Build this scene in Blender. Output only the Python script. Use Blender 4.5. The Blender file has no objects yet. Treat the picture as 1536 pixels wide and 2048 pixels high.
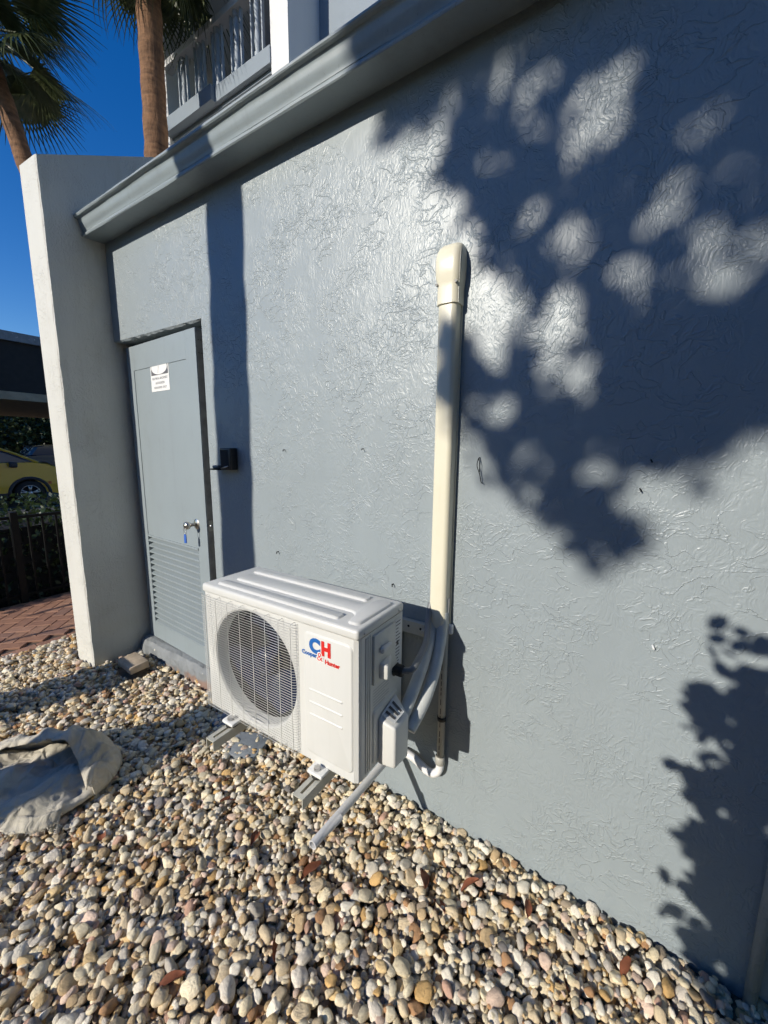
import bpy, bmesh, math, random
import numpy as np
from mathutils import Vector, Matrix, Euler
random.seed(7); np.random.seed(7)
S = bpy.context.scene
C = S.collection
PI = math.pi

# ------------------------------------------------------------------ camera
CAMP = Vector((1.47855, -1.48712, 1.32869))
CR = Vector((0.846215, 0.53274, 0.0104)); CU = Vector((-0.093106, 0.128616, 0.987314)); CF = Vector((-0.524644, 0.836448, -0.158438))
cam = bpy.data.cameras.new('camera'); camo = bpy.data.objects.new('camera', cam); C.objects.link(camo)
camo.matrix_world = Matrix(((CR.x, CU.x, -CF.x, CAMP.x), (CR.y, CU.y, -CF.y, CAMP.y), (CR.z, CU.z, -CF.z, CAMP.z), (0, 0, 0, 1)))
cam.sensor_fit = 'HORIZONTAL'; cam.sensor_width = 36.0; cam.lens = 36.0 * 785.6 / 1536.0
cam.clip_start = 0.02; cam.clip_end = 3000
S.camera = camo

# ------------------------------------------------------------------ sky and sun
AZ, EL = math.radians(15.66), math.radians(23.56)
SUND = Vector((math.sin(AZ) * math.cos(EL), math.cos(AZ) * math.cos(EL), -math.sin(EL)))   # the way light travels
W = bpy.data.worlds.new('World'); S.world = W; W.use_nodes = True
wn = W.node_tree.nodes; wl = W.node_tree.links
bg = wn['Background']; sky = wn.new('ShaderNodeTexSky'); sky.sky_type = 'NISHITA'
sky.sun_disc = False; sky.sun_elevation = EL; sky.sun_rotation = math.atan2(-SUND.x, -SUND.y)
sky.altitude = 0; sky.air_density = 1.0; sky.dust_density = 0.1; sky.ozone_density = 3.0
hs = wn.new('ShaderNodeHueSaturation'); hs.inputs['Saturation'].default_value = 1.38; hs.inputs['Value'].default_value = 1.0; hs.inputs['Hue'].default_value = .514
wl.new(sky.outputs[0], hs.inputs['Color']); wl.new(hs.outputs[0], bg.inputs[0]); bg.inputs[1].default_value = 0.15
sun = bpy.data.lights.new('sun', 'SUN'); sun.energy = 5.0; sun.angle = math.radians(0.53); sun.color = (1.0, 0.935, 0.82)
suno = bpy.data.objects.new('sun', sun); C.objects.link(suno)
suno.rotation_euler = SUND.to_track_quat('-Z', 'Y').to_euler(); suno.location = (-4, -12, 8)
S.cycles.max_bounces = 6; S.cycles.diffuse_bounces = 3; S.cycles.glossy_bounces = 3; S.cycles.transmission_bounces = 3; S.cycles.transparent_max_bounces = 4
S.cycles.use_adaptive_sampling = True; S.cycles.adaptive_threshold = 0.03; S.cycles.use_denoising = True; S.cycles.use_light_tree = False
S.cycles.caustics_reflective = False; S.cycles.caustics_refractive = False
S.view_settings.view_transform = 'Standard'; S.view_settings.look = 'None'
S.view_settings.exposure = 0.0; S.view_settings.gamma = 1.0; S.view_settings.use_curve_mapping = False

# ------------------------------------------------------------------ helpers
ORG = {}
def tag(o, label=None, cat=None, group=None, kind=None):
    if label: o['label'] = label
    if cat: o['category'] = cat
    if group: o['group'] = group
    if kind: o['kind'] = kind
    return o
def thing(name, loc, label, cat, group=None, rotz=0):
    o = bpy.data.objects.new(name, None); C.objects.link(o)
    o.location = loc; o.rotation_euler = (0, 0, rotz); o.empty_display_size = 0.1
    ORG[o.name] = Vector((0, 0, 0)) if rotz else Vector(loc)
    return tag(o, label, cat, group)
def link(name, me, mat=None, parent=None, smooth=False):
    if mat is not None:
        me.materials.clear(); me.materials.append(mat)
    if smooth:
        me.polygons.foreach_set('use_smooth', [True] * len(me.polygons))
    o = bpy.data.objects.new(name, me); C.objects.link(o)
    if parent is not None:
        org = ORG.get(parent.name, Vector((0, 0, 0)))
        if org.length > 0: me.transform(Matrix.Translation(-org))
        o.parent = parent; ORG[o.name] = org
    me.update()
    return o
class MB:
    def __init__(s): s.v = []; s.f = []
    def add(s, v, f):
        n = len(s.v); s.v += [tuple(a) for a in v]; s.f += [tuple(i + n for i in a) for a in f]; return s
    def box(s, x0, x1, y0, y1, z0, z1):
        return s.add([(x0, y0, z0), (x1, y0, z0), (x1, y1, z0), (x0, y1, z0), (x0, y0, z1), (x1, y0, z1), (x1, y1, z1), (x0, y1, z1)],
                     [(0, 3, 2, 1), (4, 5, 6, 7), (0, 1, 5, 4), (1, 2, 6, 5), (2, 3, 7, 6), (3, 0, 4, 7)])
    def bar(s, a, b, r, n=6, r2=None):
        return s.tube([a, b], [r, r if r2 is None else r2], n)
    def tube(s, pts, rad, n=10, cap=True):
        pts = [Vector(p) for p in pts]
        if not hasattr(rad, '__len__'): rad = [rad] * len(pts)
        m = len(pts); rings = []; up = None
        for i, p in enumerate(pts):
            t = (pts[min(i + 1, m - 1)] - pts[max(i - 1, 0)]).normalized()
            if up is None:
                up = Vector((0, 0, 1)) if abs(t.z) < .9 else Vector((1, 0, 0))
            a = t.cross(up).normalized(); b = a.cross(t).normalized(); up = b
            rings.append([p + (a * math.cos(2 * PI * k / n) + b * math.sin(2 * PI * k / n)) * rad[i] for k in range(n)])
        v = [q for r in rings for q in r]; f = []
        for i in range(m - 1):
            for k in range(n):
                k2 = (k + 1) % n
                f.append((i * n + k, i * n + k2, (i + 1) * n + k2, (i + 1) * n + k))
        if cap:
            f.append(tuple(range(n))[::-1]); f.append(tuple((m - 1) * n + k for k in range(n)))
        return s.add(v, f)
    def prism(s, poly, ax, a0, a1):
        """poly of 2D points, extruded along axis ax (0: (y,z), 1: (x,z), 2: (x,y))"""
        def mk(p, a): return {0: (a, p[0], p[1]), 1: (p[0], a, p[1]), 2: (p[0], p[1], a)}[ax]
        n = len(poly); v = [mk(p, a0) for p in poly] + [mk(p, a1) for p in poly]
        f = [tuple(range(n)), tuple(range(2 * n - 1, n - 1, -1))] + [(i, i + n, (i + 1) % n + n, (i + 1) % n) for i in range(n)]
        return s.add(v, f)
    def lathe(s, prof, c=(0, 0, 0), n=24, axis=2):
        v = []; f = []
        for (r, h) in prof:
            for k in range(n):
                a = 2 * PI * k / n; q = (r * math.cos(a), r * math.sin(a))
                p = {2: (q[0], q[1], h), 1: (q[0], h, q[1]), 0: (h, q[0], q[1])}[axis]
                v.append((p[0] + c[0], p[1] + c[1], p[2] + c[2]))
        for i in range(len(prof) - 1):
            for k in range(n):
                k2 = (k + 1) % n; f.append((i * n + k, i * n + k2, (i + 1) * n + k2, (i + 1) * n + k))
        return s.add(v, f)
    def mesh(s, name, fix=True):
        me = bpy.data.meshes.new(name); me.from_pydata(s.v, [], s.f)
        if fix:
            bm = bmesh.new(); bm.from_mesh(me); bmesh.ops.recalc_face_normals(bm, faces=bm.faces); bm.to_mesh(me); bm.free()
        return me
    def build(s, name, mat, parent=None, smooth=False, fix=True): return link(name, s.mesh(name, fix), mat, parent, smooth)
def bevel_mesh(me, w, seg=2, ang=30, sharp_only=True):
    bm = bmesh.new(); bm.from_mesh(me)
    es = [e for e in bm.edges if len(e.link_faces) == 2 and e.calc_face_angle(0) > math.radians(ang)]
    bmesh.ops.bevel(bm, geom=es, offset=w, segments=seg, profile=.5, affect='EDGES', clamp_overlap=True)
    bm.to_mesh(me); bm.free(); return me
def shade(me, ang=35):
    me.polygons.foreach_set('use_smooth', [True] * len(me.polygons))
    bm = bmesh.new(); bm.from_mesh(me)
    for e in bm.edges:
        e.smooth = not (len(e.link_faces) == 2 and e.calc_face_angle(0) > math.radians(ang))
    bm.to_mesh(me); bm.free(); return me
def rbox(name, b, w, mat, parent=None, seg=3):
    me = MB().box(*b).mesh(name); bevel_mesh(me, w, seg); shade(me, 40)
    return link(name, me, mat, parent)
def text_mesh(txt, size, bold=0.0, ext=0.0006, spacing=1.0, shear=0.0):
    cu = bpy.data.curves.new('lettering', 'FONT'); cu.body = txt; cu.size = size; cu.offset = bold; cu.extrude = ext
    cu.align_x = 'CENTER'; cu.align_y = 'CENTER'; cu.space_character = spacing; cu.shear = shear; cu.resolution_u = 4
    o = bpy.data.objects.new('lettering', cu); C.objects.link(o)
    dg = bpy.context.evaluated_depsgraph_get()
    me = bpy.data.meshes.new_from_object(o.evaluated_get(dg)); bpy.data.objects.remove(o); bpy.data.curves.remove(cu)
    return me

# ------------------------------------------------------------------ materials
def mat(name, col, rough=.6, spec=.5, metal=0, var=.0, vscale=6.0, bump=0.0, bscale=40.0, bdist=.002, coat=0.0, trans=0.0):
    m = bpy.data.materials.new(name); m.use_nodes = True; nt = m.node_tree; b = nt.nodes['Principled BSDF']
    b.inputs['Base Color'].default_value = (*col, 1); b.inputs['Roughness'].default_value = rough
    b.inputs['Specular IOR Level'].default_value = spec; b.inputs['Metallic'].default_value = metal
    b.inputs['Coat Weight'].default_value = coat; b.inputs['Transmission Weight'].default_value = trans
    tc = nt.nodes.new('ShaderNodeTexCoord')
    if var > 0:
        n = nt.nodes.new('ShaderNodeTexNoise'); n.inputs['Scale'].default_value = vscale; n.inputs['Detail'].default_value = 6
        nt.links.new(tc.outputs['Object'], n.inputs['Vector'])
        r = nt.nodes.new('ShaderNodeValToRGB'); r.color_ramp.elements[0].position = .3; r.color_ramp.elements[1].position = .7
        r.color_ramp.elements[0].color = (*[c * (1 - var) for c in col], 1); r.color_ramp.elements[1].color = (*[min(1, c * (1 + var)) for c in col], 1)
        nt.links.new(n.outputs['Fac'], r.inputs[0]); nt.links.new(r.outputs[0], b.inputs['Base Color'])
    if bump > 0:
        n = nt.nodes.new('ShaderNodeTexNoise'); n.inputs['Scale'].default_value = bscale; n.inputs['Detail'].default_value = 5
        nt.links.new(tc.outputs['Object'], n.inputs['Vector'])
        bp = nt.nodes.new('ShaderNodeBump'); bp.inputs['Strength'].default_value = bump; bp.inputs['Distance'].default_value = bdist
        nt.links.new(n.outputs['Fac'], bp.inputs['Height']); nt.links.new(bp.outputs[0], b.inputs['Normal'])
    return m
class N:
    def __init__(s, m): s.t = m.node_tree; s.b = s.t.nodes['Principled BSDF']
    def n(s, ty, **kw):
        x = s.t.nodes.new(ty)
        for k, v in kw.items(): setattr(x, k, v)
        return x
    def l(s, a, b): s.t.links.new(a, b)
    def math(s, op, a, b=None, c=None, clamp=False):
        x = s.n('ShaderNodeMath', operation=op, use_clamp=clamp)
        for i, q in enumerate((a, b, c)):
            if q is None: continue
            if isinstance(q, (int, float)): x.inputs[i].default_value = q
            else: s.l(q, x.inputs[i])
        return x.outputs[0]
    def noise(s, vec, sc, det=3, rough=.5, dist=0.0, W=None):
        x = s.n('ShaderNodeTexNoise')
        if W is not None: x.noise_dimensions = '4D'; x.inputs['W'].default_value = W
        x.inputs['Scale'].default_value = sc; x.inputs['Detail'].default_value = det; x.inputs['Roughness'].default_value = rough; x.inputs['Distortion'].default_value = dist
        s.l(vec, x.inputs['Vector']); return x.outputs['Fac']
    def sstep(s, v, a, b):
        x = s.n('ShaderNodeMapRange', interpolation_type='SMOOTHSTEP'); x.inputs[1].default_value = a; x.inputs[2].default_value = b
        s.l(v, x.inputs[0]); return x.outputs[0]
    def mapping(s, vec, scale=(1, 1, 1), rot=(0, 0, 0)):
        x = s.n('ShaderNodeMapping'); x.inputs['Scale'].default_value = scale; x.inputs['Rotation'].default_value = rot
        s.l(vec, x.inputs['Vector']); return x.outputs[0]

def stucco(name, col, rough=.40, amp=1.0, spec=.5, dirt=.05):
    """hand-trowelled stucco under several coats of satin paint: broken squiggly ridges, brush grain"""
    m = bpy.data.materials.new(name); m.use_nodes = True; h = N(m)
    geo = h.n('ShaderNodeNewGeometry'); P = geo.outputs['Position']
    wn_ = h.n('ShaderNodeTexNoise'); wn_.inputs['Scale'].default_value = 11; wn_.inputs['Detail'].default_value = 1.0; h.l(P, wn_.inputs['Vector'])
    wv = h.n('ShaderNodeVectorMath', operation='MULTIPLY_ADD'); h.l(wn_.outputs['Color'], wv.inputs[0]); wv.inputs[1].default_value = (.09, .09, .09); h.l(P, wv.inputs[2]); Q = wv.outputs[0]
    pn = h.n('ShaderNodeTexNoise'); pn.inputs['Scale'].default_value = 3.6; pn.inputs['Detail'].default_value = 3; pn.inputs['Roughness'].default_value = .6; h.l(P, pn.inputs['Vector'])
    sp = h.n('ShaderNodeSeparateColor'); h.l(pn.outputs['Color'], sp.inputs[0]); pa, pb, pc = sp.outputs
    def ridges(vec, sc, w, det=1.5):
        f = h.noise(vec, sc, det, .5)
        return h.math('SUBTRACT', 1.0, h.sstep(h.math('ABSOLUTE', h.math('SUBTRACT', f, .5)), 0.0, w))
    r1 = h.math('MULTIPLY', ridges(h.mapping(Q, (.65, 1, 1.2)), 17, .028, 3.0), h.sstep(pa, .46, .58))
    r2 = h.math('MULTIPLY', ridges(h.mapping(Q, (1, 1, .8)), 34, .060, 2.5), h.sstep(pb, .46, .60))
    r3 = h.math('MULTIPLY', ridges(h.mapping(Q, (1, 1, .42)), 58, .20, 2), h.sstep(pc, .34, .56))
    lump = h.noise(P, 7, 2, .5)
    grain = h.noise(h.mapping(P, (1, 1, .16)), 120, 2, .6)
    hgt = h.math('ADD', h.math('MULTIPLY', r1, .50), h.math('MULTIPLY', r2, .40))
    hgt = h.math('ADD', hgt, h.math('MULTIPLY', r3, .30))
    hgt = h.math('ADD', hgt, h.math('MULTIPLY', lump, .9))
    hgt = h.math('ADD', hgt, h.math('MULTIPLY', grain, .20))
    bp = h.n('ShaderNodeBump'); bp.inputs['Strength'].default_value = .85; bp.inputs['Distance'].default_value = .0034 * amp
    h.l(hgt, bp.inputs['Height']); h.l(bp.outputs[0], h.b.inputs['Normal'])
    rp = h.n('ShaderNodeValToRGB'); e = rp.color_ramp.elements
    e[0].position = .3; e[1].position = .7; e[0].color = (*[c * (1 - dirt) for c in col], 1); e[1].color = (*[c * (1 + dirt) for c in col], 1)
    h.l(h.math('ADD', h.math('MULTIPLY', h.noise(P, 1.3, 4, .6), .55), h.math('MULTIPLY', h.noise(h.mapping(P, (5, 5, .35)), 1.5, 4, .65), .45)), rp.inputs[0]); h.l(rp.outputs[0], h.b.inputs['Base Color'])
    rr = h.n('ShaderNodeMapRange'); rr.inputs[3].default_value = rough - .05; rr.inputs[4].default_value = rough + .08; h.l(pc, rr.inputs[0])
    h.l(rr.outputs[0], h.b.inputs['Roughness']); h.b.inputs['Specular IOR Level'].default_value = spec
    return m

M = {}
M['wall'] = stucco('blue_grey_stucco', (.272, .311, .330), .38)
M['white_stucco'] = stucco('white_stucco', (.60, .595, .55), .6, 1.1, .3)
M['upper_stucco'] = stucco('upper_white_stucco', (.66, .66, .65), .6, .4, .3)
M['upper_blue'] = stucco('upper_blue_stucco', (.21, .25, .29), .5, .5, .3)  # colour darkened in place of dappled shade on the upper facade
M['trim'] = mat('painted_trim', (.25, .290, .305), .42, var=.05, bump=.3, bscale=60, bdist=.001)
M['door'] = mat('door_paint', (.255, .298, .320), .42, var=.03, vscale=3, bump=.12, bscale=90, bdist=.0006)
M['door_edge'] = mat('door_edge_metal', (.30, .28, .26), .5, var=.2, vscale=20)
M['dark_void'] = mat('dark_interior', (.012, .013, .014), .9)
M['sill'] = mat('painted_concrete', (.20, .215, .225), .65, var=.18, vscale=9, bump=.8, bscale=45, bdist=.006)
M['ac'] = mat('ac_offwhite', (.62, .62, .595), .42, var=.015, vscale=4, bump=.08, bscale=500, bdist=.0004)
M['ac_white'] = mat('ac_foot_white', (.74, .74, .71), .45)
M['ac_side'] = mat('ac_side_paint', (.60, .60, .56), .45, var=.03, vscale=8)
M['wire'] = mat('guard_wire', (.58, .58, .55), .38)
M['coil'] = mat('condenser_coil', (.008, .009, .011), .45)
M['fan'] = mat('fan_plastic', (.010, .018, .05), .25, spec=.6)
M['bracket'] = mat('bracket_beige', (.50, .49, .42), .42, var=.05, vscale=10)
M['black'] = mat('black_plastic', (.012, .012, .013), .4)
M['rubber'] = mat('black_rubber', (.02, .02, .02), .7)
M['steel'] = mat('brushed_steel', (.62, .58, .52), .28, metal=1.0, var=.05, vscale=30)
M['zinc'] = mat('zinc_bolt', (.55, .55, .55), .35, metal=1.0)
M['duct'] = mat('duct_ivory', (.70, .66, .52), .32, var=.015, vscale=3)
M['pvc_grey'] = mat('pvc_grey', (.40, .39, .35), .4, var=.05, vscale=25)
M['pvc_white'] = mat('pvc_white', (.74, .74, .74), .35, var=.02, vscale=20)
M['hose'] = mat('hose_foam_grey', (.52, .54, .53), .40, var=.06, vscale=20)
M['cable'] = mat('cable_grey', (.16, .17, .18), .45)
M['blue'] = mat('print_blue', (.015, .12, .40), .45)
M['red'] = mat('print_red', (.62, .02, .015), .45)
M['ink'] = mat('print_ink', (.06, .06, .07), .6)
M['faded'] = mat('faded_ink', (.42, .42, .43), .7)
M['label'] = mat('paper_label', (.66, .67, .67), .4)
M['sign'] = mat('sign_white', (.78, .78, .76), .35)
M['sign_dark'] = mat('sign_dark', (.11, .11, .12), .5)
M['bluetag'] = mat('key_tag_blue', (.04, .13, .50), .35)
M['brick'] = mat('loose_brick_clay', (.46, .37, .27), .85, var=.2, vscale=14, bump=.6, bscale=60, bdist=.003)
M['slab'] = mat('grey_concrete_slab', (.22, .24, .26), .85, var=.15, vscale=20, bump=.6, bscale=80, bdist=.003)
M['soil'] = mat('gravel_soil', (.20, .15, .095), .95, var=.3, vscale=20, bump=.8, bscale=70, bdist=.01)
M['bounce_ground'] = mat('warm_bounce_ground', (.15, .105, .065), .95, var=.35, vscale=5)  # ground tone invented to bounce warm fill light onto the wall
M['asphalt'] = mat('asphalt', (.05, .05, .052), .85, var=.2, vscale=3, bump=.5, bscale=120, bdist=.004)
M['kerb'] = mat('kerb_concrete', (.34, .33, .31), .85, var=.1)
M['joint'] = mat('joint_sand', (.10, .07, .05), .95, var=.2, vscale=30)
M['iron'] = mat('black_iron', (.005, .005, .005), .6, spec=.25)
M['leafdry'] = mat('dry_leaf_brown', (.22, .07, .03), .7, var=.3, vscale=40)
def barkmat():
    m = mat('palm_bark', (.26, .15, .08), .9); h = N(m); geo = h.n('ShaderNodeNewGeometry'); P = geo.outputs['Position']
    f = h.noise(h.mapping(P, (2.2, 2.2, 11)), 1.6, 4, .6); g_ = h.noise(h.mapping(P, (1, 1, .3)), 26, 4, .65)
    r = h.n('ShaderNodeValToRGB'); e = r.color_ramp.elements; e[0].position = .32; e[1].position = .70; e[0].color = (.075, .038, .018, 1); e[1].color = (.30, .155, .075, 1)
    k = h.math('ADD', h.math('MULTIPLY', f, .6), h.math('MULTIPLY', g_, .4)); h.l(k, r.inputs[0]); h.l(r.outputs[0], h.b.inputs['Base Color'])
    bp = h.n('ShaderNodeBump'); bp.inputs['Strength'].default_value = 1.0; bp.inputs['Distance'].default_value = .03; h.l(k, bp.inputs['Height']); h.l(bp.outputs[0], h.b.inputs['Normal']); return m
M['bark'] = barkmat()
M['treebark'] = mat('tree_bark', (.10, .08, .06), .9, var=.3, vscale=8, bump=.8, bscale=25, bdist=.02)
def leafmat(name, a, b, rough=.45, tl=.25):
    m = mat(name, a, rough); h = N(m); oi = h.n('ShaderNodeNewGeometry')
    n = h.noise(oi.outputs['Position'], 9, 3); r = h.n('ShaderNodeValToRGB'); e = r.color_ramp.elements
    e[0].position = .35; e[1].position = .65; e[0].color = (*a, 1); e[1].color = (*b, 1); h.l(n, r.inputs[0]); h.l(r.outputs[0], h.b.inputs['Base Color'])
    t = h.n('ShaderNodeBsdfTranslucent'); h.l(r.outputs[0], t.inputs[0]); mx = h.n('ShaderNodeMixShader'); mx.inputs[0].default_value = tl
    out = h.t.nodes['Material Output']; h.l(h.b.outputs[0], mx.inputs[1]); h.l(t.outputs[0], mx.inputs[2]); h.l(mx.outputs[0], out.inputs[0])
    return m
M['palmleaf'] = leafmat('palm_leaf', (.045, .065, .022), (.10, .115, .045), .4)
M['leaf'] = leafmat('broad_leaf', (.03, .06, .018), (.07, .11, .03))
M['hedge'] = leafmat('hedge_leaf', (.018, .035, .012), (.05, .08, .025), .35)

def weather(m, amt=.12, streak=True, sc=3.0, spots=.0, tint=(.55, .5, .42)):
    """rain streaks, scuffs and grime over a paint"""
    h = N(m); P = h.n('ShaderNodeNewGeometry').outputs['Position']; bc = h.b.inputs['Base Color']
    f = h.noise(h.mapping(P, (7, 7, .5) if streak else (2, 2, 2)), sc, 5, .65); f = h.sstep(f, .50, .78)
    g_ = h.sstep(h.noise(P, sc * 2.3, 5, .7), .52, .75); k = h.math('MULTIPLY', h.math('ADD', h.math('MULTIPLY', f, .7), h.math('MULTIPLY', g_, .5)), amt, clamp=True)
    if spots > 0: k = h.math('ADD', k, h.math('MULTIPLY', h.sstep(h.noise(P, 70, 2, .5), .70, .74), spots), clamp=True)
    mx = h.n('ShaderNodeMix', data_type='RGBA')
    if bc.links: h.l(bc.links[0].from_socket, mx.inputs['A'])
    else: mx.inputs['A'].default_value = bc.default_value[:]
    src = h.n('ShaderNodeVectorMath', operation='MULTIPLY'); src.inputs[1].default_value = tint
    if bc.links: h.l(bc.links[0].from_socket, src.inputs[0])
    else: src.inputs[0].default_value = bc.default_value[:3]
    h.l(src.outputs[0], mx.inputs['B']); h.l(k, mx.inputs['Factor']); h.l(mx.outputs['Result'], bc)
weather(M['trim'], .38, True, 2.2, .35); weather(M['door'], .20, True, 3.0, .25); weather(M['ac'], .10, True, 3.5, .0, (.62, .58, .50)); weather(M['duct'], .16, True, 5.0, .0, (.72, .66, .5))
weather(M['white_stucco'], .34, True, 1.6, .30); weather(M['hose'], .3, False, 9.0); weather(M['pvc_white'], .25, False, 9.0); weather(M['bracket'], .25, False, 9.0)

def pebble_mat():
    m = bpy.data.materials.new('river_pebble'); m.use_nodes = True; h = N(m)
    at = h.n('ShaderNodeAttribute', attribute_type='INSTANCER', attribute_name='tone'); tone = at.outputs['Fac']
    at2 = h.n('ShaderNodeAttribute', attribute_type='INSTANCER', attribute_name='shade'); sh = at2.outputs['Fac']
    rp = h.n('ShaderNodeValToRGB'); cr = rp.color_ramp; cr.interpolation = 'CONSTANT'
    pal = [(0, (.80, .70, .50)), (.15, (.84, .77, .63)), (.32, (.72, .58, .38)), (.45, (.78, .70, .58)), (.54, (.84, .72, .49)), (.65, (.62, .45, .25)), (.72, (.74, .54, .28)),
           (.78, (.50, .45, .38)), (.82, (.72, .54, .42)), (.875, (.46, .26, .13)), (.91, (.36, .29, .21)), (.935, (.66, .42, .17)), (.962, (.58, .36, .26)), (.988, (.24, .22, .21))]
    cr.elements[0].color = (*pal[0][1], 1); cr.elements[1].position = pal[1][0]; cr.elements[1].color = (*pal[1][1], 1)
    for p, c in pal[2:]:
        e = cr.elements.new(p); e.color = (*c, 1)
    h.l(tone, rp.inputs[0])
    tc = h.n('ShaderNodeTexCoord'); O = tc.outputs['Object']
    off = h.n('ShaderNodeVectorMath', operation='ADD'); h.l(O, off.inputs[0])
    cb = h.n('ShaderNodeCombineXYZ'); h.l(h.math('MULTIPLY', tone, 91.0), cb.inputs[0]); h.l(h.math('MULTIPLY', sh, 57.0), cb.inputs[1]); h.l(cb.outputs[0], off.inputs[1])
    V = off.outputs[0]
    blot = h.noise(V, 1.4, 5, .65, .8); spk = h.noise(V, 7, 4, .7); band = h.noise(h.mapping(V, (.5, .5, 4.0), (.5, .4, 0)), 1.6, 4, .6, .5)
    g = h.math('ADD', h.math('MULTIPLY', blot, .55), h.math('MULTIPLY', spk, .35)); g = h.math('ADD', g, h.math('MULTIPLY', band, .35))
    g = h.math('MULTIPLY_ADD', g, 1.05, .42); g = h.math('MULTIPLY', g, h.math('MULTIPLY_ADD', sh, .4, .76))
    mx = h.n('ShaderNodeVectorMath', operation='SCALE'); h.l(rp.outputs[0], mx.inputs[0]); h.l(g, mx.inputs['Scale'])
    st = h.n('ShaderNodeMix', data_type='RGBA'); st.inputs['B'].default_value = (.36, .20, .07, 1); h.l(mx.outputs[0], st.inputs['A'])
    h.l(h.math('MULTIPLY', h.sstep(h.noise(V, 1.1, 4, .6, .3), .58, .75), .5), st.inputs['Factor'])
    h.l(st.outputs['Result'], h.b.inputs['Base Color']); h.b.inputs['Roughness'].default_value = .58; h.b.inputs['Specular IOR Level'].default_value = .4
    bp = h.n('ShaderNodeBump'); bp.inputs['Strength'].default_value = .45; bp.inputs['Distance'].default_value = .05
    h.l(h.math('ADD', spk, h.math('MULTIPLY', h.noise(V, 3.0, 4, .6), 1.2)), bp.inputs['Height']); h.l(bp.outputs[0], h.b.inputs['Normal'])
    return m
M['pebble'] = pebble_mat()

def gz(x, y=0.0): return -.323 - .03 * x       # the top of the gravel falls gently to the right

# ------------------------------------------------------------------ ground, road
g = MB(); g.add([(-1500, -1500, -.50), (1500, -1500, -.50), (1500, 1500, -.50), (-1500, 1500, -.50)], [(0, 1, 2, 3)])
tag(g.build('ground', M['bounce_ground']), kind='structure')
g = MB().box(-26, -9.2, -60, 60, -.52, -.385); tag(g.build('road', M['asphalt']), kind='structure')
g = MB().box(-9.2, -9.04, -60, 60, -.52, -.26); tag(g.build('kerb', M['kerb']), kind='structure')

# ------------------------------------------------------------------ lower building: wall, cornice, door sill
XW = -1.763; OX1, OZ1 = -.722, 2.068
bld = thing('annex_building', (1.0, 0, -.45), 'blue-grey stucco annex with moulded cornice behind the air conditioner', 'building')
def grid_wall(x0, x1, z0, z1, y):
    return [(x0, y, z0), (x1, y, z0), (x1, y, z1), (x0, y, z1)]
w = MB()
w.add(grid_wall(OX1, 6.5, -.6, 2.72, 0), [(0, 1, 2, 3)])
w.add(grid_wall(XW, OX1, OZ1, 2.72, 0), [(0, 1, 2, 3)])
random.seed(3)
# ragged plaster edge round the door opening: small uneven lip pieces turn the corner into the reveal
def lip(a, b, inward, n):
    a = Vector(a); b = Vector(b); inn = Vector(inward); vs = []; fs = []
    for i in range(n + 1):
        q = a.lerp(b, i / n); j = random.uniform(0, .012) if 0 < i < n else 0
        vs += [q, q + inn * (.004 + j) + Vector((0, .010, 0)), q + inn * .004 + Vector((0, .16, 0))]
    for i in range(n):
        k = i * 3; fs += [(k, k + 3, k + 4, k + 1), (k + 1, k + 4, k + 5, k + 2)]
    return vs, fs
w.add(*lip((XW, 0, OZ1), (OX1, 0, OZ1), (0, 0, -1), 26))
w.add(*lip((OX1, 0, OZ1), (OX1, 0, -.45), (-1, 0, 0), 40))
w.add([(XW, .16, -.5), (OX1 + .0, .16, -.5), (OX1, .16, OZ1), (XW, .16, OZ1)], [(0, 1, 2, 3)])
w.add([(-1.75, 0, 2.72), (6.5, 0, 2.72), (6.5, 6, 2.72), (-1.75, 6, 2.72)], [(0, 1, 2, 3)])
w.build('wall', M['wall'], bld, fix=False)
# cornice (crown moulding) profile, y outwards is negative
prof = [(.10, 2.836), (-.150, 2.834), (-.163, 2.828), (-.175, 2.814), (-.175, 2.806), (-.170, 2.801), (-.157, 2.799), (-.152, 2.792), (-.149, 2.782), (-.147, 2.772), (-.144, 2.762), (-.139, 2.752),
        (-.134, 2.744), (-.130, 2.736), (-.128, 2.728), (-.127, 2.727), (-.1275, 2.724), (-.138, 2.711), (-.138, 2.703), (-.134, 2.698), (0.0, 2.712), (.10, 2.712)]
cb = MB(); xs = np.linspace(XW - .0, 6.5, 60); vs = []; fs = []
random.seed(5)
for i, x in enumerate(xs):
    for (y, z) in prof:
        jj = .0012
        vs.append((x, y + random.uniform(-jj, jj), z + random.uniform(-jj, jj)))
npf = len(prof)
for i in range(len(xs) - 1):
    for k in range(npf - 1): fs.append((i * npf + k, i * npf + k + 1, (i + 1) * npf + k + 1, (i + 1) * npf + k))
fs.append(tuple(range(npf))); fs.append(tuple((len(xs) - 1) * npf + k for k in range(npf - 1, -1, -1)))
me = cb.add(vs, fs).mesh('cornice'); shade(me, 30); link('cornice', me, M['trim'], bld)
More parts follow.
